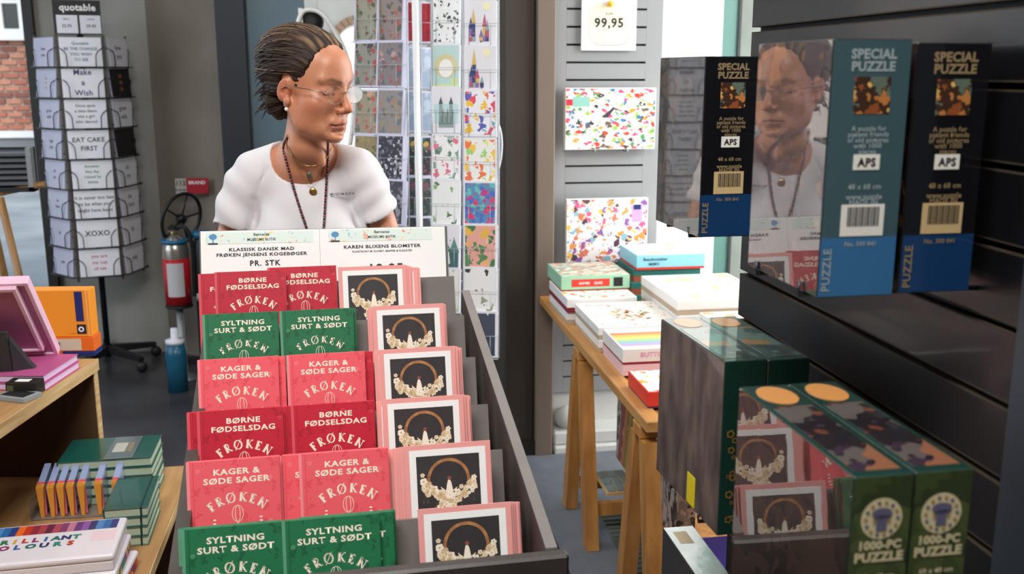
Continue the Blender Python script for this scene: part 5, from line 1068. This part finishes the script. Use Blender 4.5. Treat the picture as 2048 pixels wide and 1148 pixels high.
for sx in (-1, 1):
    Cp((sx*.021, .0935, -.044), (sx*.036, .078, -.072), .0026, .0022, .005, True, **H); Cp((sx*.027, .084, -.074), (sx*.031, .076, -.090), .002, .0015, .006, True, **H); Cp((sx*.020, .087, -.0175), (sx*.042, .082, -.0215), .0018, .0012, .006, True, **H)
    er = Matrix.Rotation(R(-16), 4, 'X') @ Matrix.Rotation(R(20*sx), 4, 'Z')
    E_((sx*.0725, -.010, -.006), (.0072, .0155, .0265), .006, Rl=er, **H); E_((sx*.0800, -.008, -.002), (.0060, .0095, .0155), .004, True, Rl=er, **H)
    E_((sx*.0745, -.010, .000), (.0042, .0055, .010), .004, Rl=er, **H); E_((sx*.0735, .000, -.029), (.006, .008, .010), .005, **H)
Cp((0, -.002, -.050), (0, -.006, -.125), .043, .043, .022, **H)
Cp((.030, .006, -.070), (-.01, .03, -.165), .010, .009, .02, **H)
skin_c = np.array(lin('#c18565')[:3]); lip = np.array(lin('#a2564a')[:3]); red_ = np.array(lin('#b55c40')[:3]); brw = np.array(lin('#6b4a3a')[:3]); lidc = np.array(lin('#a56a55')[:3]); lash = np.array(lin('#33241f')[:3])
def skint(P):
    L = np.array(HI)[:3, :3]; p = P@L.T+np.array(HI)[:3, 3]; c = np.tile(skin_c, (len(P), 1))
    def mixc(col, w): c[:] = c*(1-w[:, None])+col*w[:, None]
    def seg(a, b):
        a = np.array(a); b = np.array(b); t = np.clip(((p-a)@(b-a))/((b-a)@(b-a)), 0, 1)[:, None]; return np.linalg.norm(p-a-t*(b-a), axis=1)
    mixc(red_, .22*np.clip(.5+.5*np.sin(P[:, 0]*60+np.sin(P[:, 2]*47)*2)*np.sin(P[:, 1]*53+P[:, 2]*40), 0, 1))
    for sx in (-1, 1):
        mixc(red_, .45*np.exp(-(np.linalg.norm((p-[sx*.045, .055, -.038])/[1, 1, 1.1], axis=1)/.026)**2)); mixc(red_, .7*np.exp(-(np.linalg.norm(p-[sx*.075, -.01, -.005], axis=1)/.020)**2))
        mixc(lidc, .7*np.exp(-(np.linalg.norm((p-[sx*.032, .082, .001])/[1.6, 1, .8], axis=1)/.011)**2))
        mixc(brw, .75*np.clip(1.6-np.minimum(seg((sx*.014, .096, .0185), (sx*.034, .088, .0235)), seg((sx*.034, .088, .0235), (sx*.050, .069, .0195)))/.0035, 0, 1))
        mixc(lash, .9*np.clip(1.7-np.minimum(seg((sx*.018, .083, -.0075), (sx*.032, .086, -.0098)), seg((sx*.032, .086, -.0098), (sx*.047, .076, -.0075)))/.0017, 0, 1))
    mixc(red_, .55*np.exp(-(np.linalg.norm(p-[0, .106, -.040], axis=1)/.014)**2)); mixc(brw, .22*np.clip(np.sin(P[:, 0]*900+P[:, 2]*700)*np.sin(P[:, 1]*800-P[:, 2]*950)-.45, 0, 1))
    for sx in (-1, 1): mixc(brw, .28*np.exp(-(seg((sx*.021, .0935, -.044), (sx*.036, .078, -.072))/.0028)**2)); mixc(brw, .25*np.exp(-(seg((sx*.050, .070, -.004), (sx*.060, .055, .002))/.0022)**2)); mixc(brw, .25*np.exp(-(seg((sx*.050, .070, -.009), (sx*.060, .055, -.012))/.0022)**2))
    dl_ = np.minimum.reduce([seg((sx*.020, .081, z), (0, .094, z2)) for sx in (-1, 1) for z, z2 in ((-.0725, -.0675), (-.0765, -.0785))]); mixc(lip, np.clip(1.5-dl_/.0052, 0, 1)*.9)
    mixc(np.array(lin('#5a2a26')[:3]), .8*np.clip(1.4-np.minimum(seg((-.023, .082, -.0745), (0, .097, -.0725)), seg((.023, .082, -.0745), (0, .097, -.0725)))/.0016, 0, 1))
    return c
skm = mat('skin', '#c98e74', .45, sub=.05, vcol=True, bump=(260, .05))
me = sdf_mesh('body', f, skm, skint, 1); me.transform(Matrix.Translation(-FOOT)); body = ob('body', me, wm)
# ---- T-shirt
f = Field(axis((-.46, .26, .0042)), axis((2.20, 2.56, .0042)), axis((.92, 1.47, .0042))); E_ = f.ell; Cp = f.capsule
Cp((-.215, 2.385, 1.35), (.012, 2.367, 1.355), .058, .058, .03); Cp((-.115, 2.375, 1.415), (-.22, 2.385, 1.375), .044, .043, .03); Cp((-.11, 2.37, 1.415), (.01, 2.37, 1.38), .044, .043, .03)
E_((-.105, 2.385, 1.24), (.126, .102, .17), .02); E_((-.17, 2.330, 1.215), (.064, .060, .064), .03); E_((-.04, 2.320, 1.215), (.064, .060, .064), .03)
E_((-.10, 2.41, 1.06), (.120, .096, .18), .03); E_((-.10, 2.425, .93), (.168, .112, .10), .04)
f2d = f.d.copy()
Cp((-.242, 2.385, 1.338), (-.308, 2.382, 1.150), .053, .054, .006); Cp((.030, 2.364, 1.342), (.086, 2.350, 1.16), .053, .054, .006)
X, Y, Z = f.x[:, None, None], f.y[None, :, None], f.z[None, None, :]
def plane(p, n): n = Vector(n).normalized(); return (X-p[0])*n.x+(Y-p[1])*n.y+(Z-p[2])*n.z
# hems of the sleeves
dl1 = Vector((-.066, 0, -.173)).normalized(); dr1 = Vector((.057, -.012, -.167)).normalized()
s1 = np.where(X < -.20, plane((-.300, 2.385, 1.250), (-.12, 0, -1)), -1); s2 = np.where(X > .0, plane((.062, 2.350, 1.268), (.42, 0, -1)), -1)
f.d = np.where((f2d > .012), np.maximum(f.d, np.maximum(s1, s2)), f.d)
# folds
fold = .0058*np.sin(95*(X*.8+Z*.9)+3*np.sin(9*Z+5*X))*np.exp(-((X+.29)/.08)**2)*np.exp(-((Z-1.24)/.12)**2)
fold = fold+.0060*np.sin(105*(X*.7-Z)+2*np.sin(11*Z))*np.exp(-((X-.085)/.07)**2)*np.exp(-((Z-1.24)/.11)**2)
fold = fold+.0036*np.sin(72*X+38*Z+2*np.sin(16*Z))*np.clip((1.30-Z)/.15, 0, 1)+.0030*np.sin(115*Z-40*X)*np.exp(-((Z-1.12)/.09)**2)
f.d = (f.d+fold).astype(np.float32)
f.ell((-.098, 2.300, 1.440), (.078, .100, .088), .004, True); f.capsule((-.105, 2.322, 1.52), (-.116, 2.358, 1.40), .060, .066, .004, True)
f.d = np.maximum(f.d, (0.935-Z)).astype(np.float32)
tee = mat('cotton_white', '#d8d5d8', .85, noise=(6, .04), bump=(420, .05))
# sleeve seams and creases at the armpits
f.capsule((-.222, 2.330, 1.31), (-.230, 2.335, 1.17), .003, .024, .014, True); f.capsule((.010, 2.308, 1.31), (.020, 2.312, 1.17), .003, .024, .014, True)
f.capsule((-.190, 2.330, 1.385), (-.222, 2.322, 1.30), .003, .004, .006, True); f.capsule((-.015, 2.310, 1.385), (.006, 2.302, 1.31), .003, .004, .006, True)
me = sdf_mesh('t_shirt', f, tee, None, 1)
from mathutils.bvhtree import BVHTree
bvh = BVHTree.FromPolygons([v.co.copy() for v in me.vertices], [tuple(p.vertices) for p in me.polygons]); bvb = BVHTree.FromPolygons([v.co+FOOT for v in body.data.vertices], [tuple(p.vertices) for p in body.data.polygons])
def hit(px, py, off=.003):
    o = Vector((0, 0, EYE)); r_ = ray(px, py).normalized(); c = [h for h in (bvh.ray_cast(o, r_), bvb.ray_cast(o, r_)) if h[0] is not None]
    if not c:
        q = o+r_*2.29; c = [bvh.find_nearest(q), bvb.find_nearest(q)]
    h = min(c, key=lambda q: q[3]); return h[0]-r_*off
lan = [(562, 276), (565, 294), (571, 318), (580, 350), (590, 385), (601, 420), (612, 452), (620, 480)]; lan2 = [(656, 284), (656, 310), (654, 345), (652, 380), (650, 415), (648, 452), (644, 480)]
lanP = [[hit(*p, off=.0055) for p in L] for L in (lan, lan2)]
neckP = [hit(x, y, .0075) for x, y in ((563, 268), (572, 296), (590, 320), (612, 333), (636, 331), (655, 316), (664, 296))]
neck2 = [hit(x, y, .0075) for x, y in ((575, 290), (590, 318), (606, 350), (622, 374), (636, 350), (650, 322), (662, 300))]
pen = [hit(619, 350, .004), hit(626, 383, .004)]; txtp = [hit(658, 388, .0012), hit(712, 386, .0012)]
me.transform(Matrix.Translation(-FOOT)); shirt = ob('t_shirt', me, wm)
hemc = mat('cotton_seam', '#dcd8d9', .9)
def rel(L): return [Vector(p)-FOOT for p in L]
beads = mat('bead_dark', '#2a1418', .35, coat=.4); beadr = mat('bead_red', '#7c2430', .35, coat=.4)
for L in lanP:
    P_ = smooth_path(rel(L), 2); b = B(); acc = 0; k = 0
    cord = ob('lanyard', B().tube(P_, .0020, beads, 6), wm)
    for a, c_ in zip(P_, P_[1:]):
        l = (c_-a).length
        while acc < l: b.ball(a+(c_-a)*(acc/l), .0037, beadr if k % 2 else beads, u=6, v=4); acc += .0068; k += 1
        acc -= l
    tag(ob('beads', b, cord), kind='stuff')
goldc = mat('gold_chain', '#a8874c', .3, metal=.8)
ch = ob('necklace', B().tube(smooth_path(rel(neckP), 2), .0012, goldc, 5), wm); ob('pendant', B().ball(pen[0]-FOOT, (.007, .003, .009), mat('pendant_pewter', '#6e6a58', .4, metal=.6)), ch)
ch = ob('necklace', B().tube(smooth_path(rel(neck2), 2), .0008, goldc, 5), wm); ob('pendant', B().lathe([(.001, -.0015), (.008, -.0015), (.009, 0), (.008, .0015), (.001, .0015)], goldc, 14, Matrix.Translation(pen[1]-FOOT) @ Matrix.Rotation(R(90), 4, 'X')), ch)
dt = (txtp[1]-txtp[0]); yaw_t = math.atan2(dt.y, dt.x); mid = (txtp[0]+txtp[1])/2
tm = Matrix.Translation(mid-FOOT+Vector((0, -.004, 0))) @ Matrix.Rotation(yaw_t, 4, 'Z')
ob('shirt_print', put_text(B(), 'MUSEUM BUTIK', 0, -.003, .0078, mat('print_slate', '#56535c', .7), y=0, M=tm), wm)
# ---- hair
f = Field(axis((-.24, .07, .0021)), axis((2.16, 2.44, .0021)), axis((1.41, 1.72, .0021)))
f.ell((0, -.018, .046), (.0805, .101, .083), .012, M=HM); f.ell((0, -.055, .044), (.076, .078, .074), .02, M=HM); f.ell((0, -.080, -.030), (.052, .032, .050), .02, M=HM); f.ell((0, -.045, .076), (.058, .07, .050), .02, M=HM)
X, Y, Z = f.x[:, None, None], f.y[None, :, None], f.z[None, None, :]; Iv = HI
lx, ly, lz = [(Iv[i][0]*X+Iv[i][1]*Y+Iv[i][2]*Z+Iv[i][3]).astype(np.float32) for i in range(3)]
th_ = np.arctan2(lx, lz+.02); gr = .0011*np.sin(58*th_+2.5*np.sin(22*ly+3*th_))+.0009*np.sin(131*th_+3*np.sin(31*ly))+.0022*np.sin(13*th_+2*np.sin(18*ly))
hl = np.interp(lz, [-.12, -.045, -.034, -.018, .006, .030, .056, .074, .09, .13], [-.046, -.036, -.022, .004, .022, .036, .048, .052, .060, .070])+.0010*np.sin(90*th_)+.0012*np.sin(37*th_)
hl = hl+.010*np.clip(np.abs(lx)/.04, 0, 1)*np.clip((lz-.03)/.03, 0, 1)*0
cut = ly-hl
f.d = np.maximum(f.d+gr*np.clip((.10-ly)/.03, .3, 1), cut).astype(np.float32)
f.ell((.0745, -.006, -.004), (.03, .020, .034), .004, True, M=HM); f.ell((-.0745, -.006, -.004), (.03, .020, .034), .004, True, M=HM)
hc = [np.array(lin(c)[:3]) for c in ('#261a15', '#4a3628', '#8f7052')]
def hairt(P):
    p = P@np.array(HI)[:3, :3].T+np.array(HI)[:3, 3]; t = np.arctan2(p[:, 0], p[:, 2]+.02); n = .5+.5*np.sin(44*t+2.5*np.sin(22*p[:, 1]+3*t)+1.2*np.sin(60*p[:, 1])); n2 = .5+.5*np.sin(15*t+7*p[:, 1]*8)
    up = np.clip((p[:, 2]-.03)/.08, 0, 1)*np.clip((p[:, 1]+.06)/.1, 0, 1); w_ = np.clip(.55*n*n2+.55*up*n, 0, 1)[:, None]  # blond streaks, plus light on the crown painted into the tint
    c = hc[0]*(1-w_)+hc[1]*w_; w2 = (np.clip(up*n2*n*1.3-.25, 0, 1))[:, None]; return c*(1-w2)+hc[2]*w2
hm_ = mat('hair', '#4a382c', .6, spec=.3, vcol=True, bump=(500, .2)); me = sdf_mesh('hair', f, hm_, hairt, 1); me.transform(Matrix.Translation(-FOOT)); hair = ob('hair', me, wm)
rg = random.Random(8); sb2 = B(); sm_ = [mat('strand_%d' % k, c, .6) for k, c in enumerate(('#2a1e17', '#453225', '#6f563f', '#8f7354'))]
def hp_(a, y, k=1.):                                    # point on the hair shell at angle a about the front-back axis
    s_ = math.sqrt(max(0, 1-((y+.035)/.112)**2)); return HM @ Vector((.084*k*math.sin(a)*s_, y, .043+.0895*k*math.cos(a)*s_))-FOOT
for n in range(190):
    a = rg.uniform(-1.75, 1.75); y0_ = .060-.022*abs(a)+rg.uniform(-.02, .004); y1_ = -.125+rg.uniform(0, .03); m_ = sm_[min(3, int(abs(rg.gauss(0, 1.1))+(1 if abs(a) < .8 else 0)))]
    dr = rg.uniform(-.35, .35)+.35*math.copysign(1, a)*.5; P_ = [hp_(a+dr*t*t, y0_+(y1_-y0_)*t, 1.005+.012*math.sin(6*t+n)*.6+rg.uniform(0, .008)) for t in [i/9 for i in range(10)]]
    sb2.tube(P_, [.0004]+[.0011]*8+[.0003], m_, 4)
for n in range(60):                                     # short ends sticking out at the back and nape
    a = rg.uniform(-2.6, 2.6); z0_ = rg.uniform(-.055, .055); x_ = .055*math.sin(a); p0_ = Vector((x_, -.105+.02*abs(math.sin(a)), z0_)); d_ = Vector((.006*rg.uniform(-1, 1), -.018-rg.random()*.020, -.012-rg.random()*.022))
    P_ = [HM @ (p0_+d_*t+Vector((0, 0, .010*t*(1-t)))) -FOOT for t in (0, .35, .7, 1)]; sb2.tube(P_, [.0030, .0024, .0014, .0003], sm_[0], 4)
tag(ob('strands', sb2, hair), kind='stuff')
# ---- glasses, earring, eyes
gl = B(); gm = mat('glasses_frame', '#8a7f78', .25, metal=.8); lensm = mat('lens', '#f4f6f8', .0, trans=1); lensm.node_tree.nodes['Principled BSDF'].inputs['IOR'].default_value = 1.04
g = ob('glasses', B(), None) if False else None
def hl_(p): return HM @ Vector(p)-FOOT
rimp = lambda sx: [hl_((sx*.0325+.0240*math.cos(a), .102-.25*abs(.0325+.0240*math.cos(a))**1.0*.6, -.008+.0185*math.sin(a))) for a in [2*math.pi*k/24 for k in range(24)]]
fr_ = B()
for sx in (-1, 1): fr_.tube(rimp(sx), .00055, gm, 5, closed=True)
fr_.tube([hl_((-.0088, .1005, -.003)), hl_((0, .104, -.0005)), hl_((.0088, .1005, -.003))], .001, gm, 5)
for sx in (-1, 1): fr_.tube([hl_((sx*.0563, .0938, -.005)), hl_((sx*.0705, .084, .000)), hl_((sx*.0785, .045, .002)), hl_((sx*.079, .0, .004)), hl_((sx*.076, -.022, -.012))], .0011, gm, 5)
gf = ob('glasses', fr_, wm)
for sx in (-1, 1): L = B(); L.poly(rimp(sx), lensm if sx > 0 else mat('lens_dark_reflection', '#8c95a0', .02, trans=.75, coat=1)); ob('lens', L, gf)  # far lens: dark reflection put into its grey tint
eyew = mat('eye_white', '#d8cfc8', .2, coat=1); iris = mat('eye_iris', '#3a3430', .2, coat=1)
for sx in (-1, 1): e = ob('eye', B().ball(hl_((sx*.032, .0665, -.0050)), .0140, eyew, u=16, v=12), wm); ob('iris', B().ball(hl_((sx*.032, .0770, -.0080)), .0040, iris, u=10, v=8), e)
ob('earring', B().ball(hl_((.0765, .001, -.046)), .0042, mat('pearl', '#f4e9e0', .2, coat=1)), wm)
# ---- trousers and shoes
f = Field(axis((-.32, .12, .009)), axis((2.28, 2.58, .009)), axis((.04, 1.02, .012)))
f.ell((-.10, 2.425, .90), (.172, .118, .10), .04)
for sx in (-1, 1): f.capsule((-.10+.085*sx, 2.425, .86), (-.10+.078*sx, 2.40, .47), .092, .072, .03); f.capsule((-.10+.078*sx, 2.40, .47), (-.10+.078*sx, 2.435, .09), .070, .062, .02)
me = sdf_mesh('trousers', f, mat('trousers_black', '#1d1e22', .8), None, 1); me.transform(Matrix.Translation(-FOOT)); ob('trousers', me, wm)
for sx in (-1, 1):
    f = Field(axis((-.10+.08*sx-.07, -.10+.08*sx+.07, .005)), axis((2.22, 2.52, .005)), axis((-.01, .13, .005))); f.capsule((-.10+.076*sx, 2.445, .05), (-.10+.086*sx, 2.30, .032), .045, .034, .01); f.capsule((-.10+.076*sx, 2.445, .05), (-.10+.076*sx, 2.44, .09), .042, .045, .01)
    f.d = np.maximum(f.d, (.001-f.z[None, None, :])).astype(np.float32); me = sdf_mesh('shoe', f, mat('shoe_dark', '#26221f', .5), None, 1); me.transform(Matrix.Translation(-FOOT)); ob('shoe', me, wm)
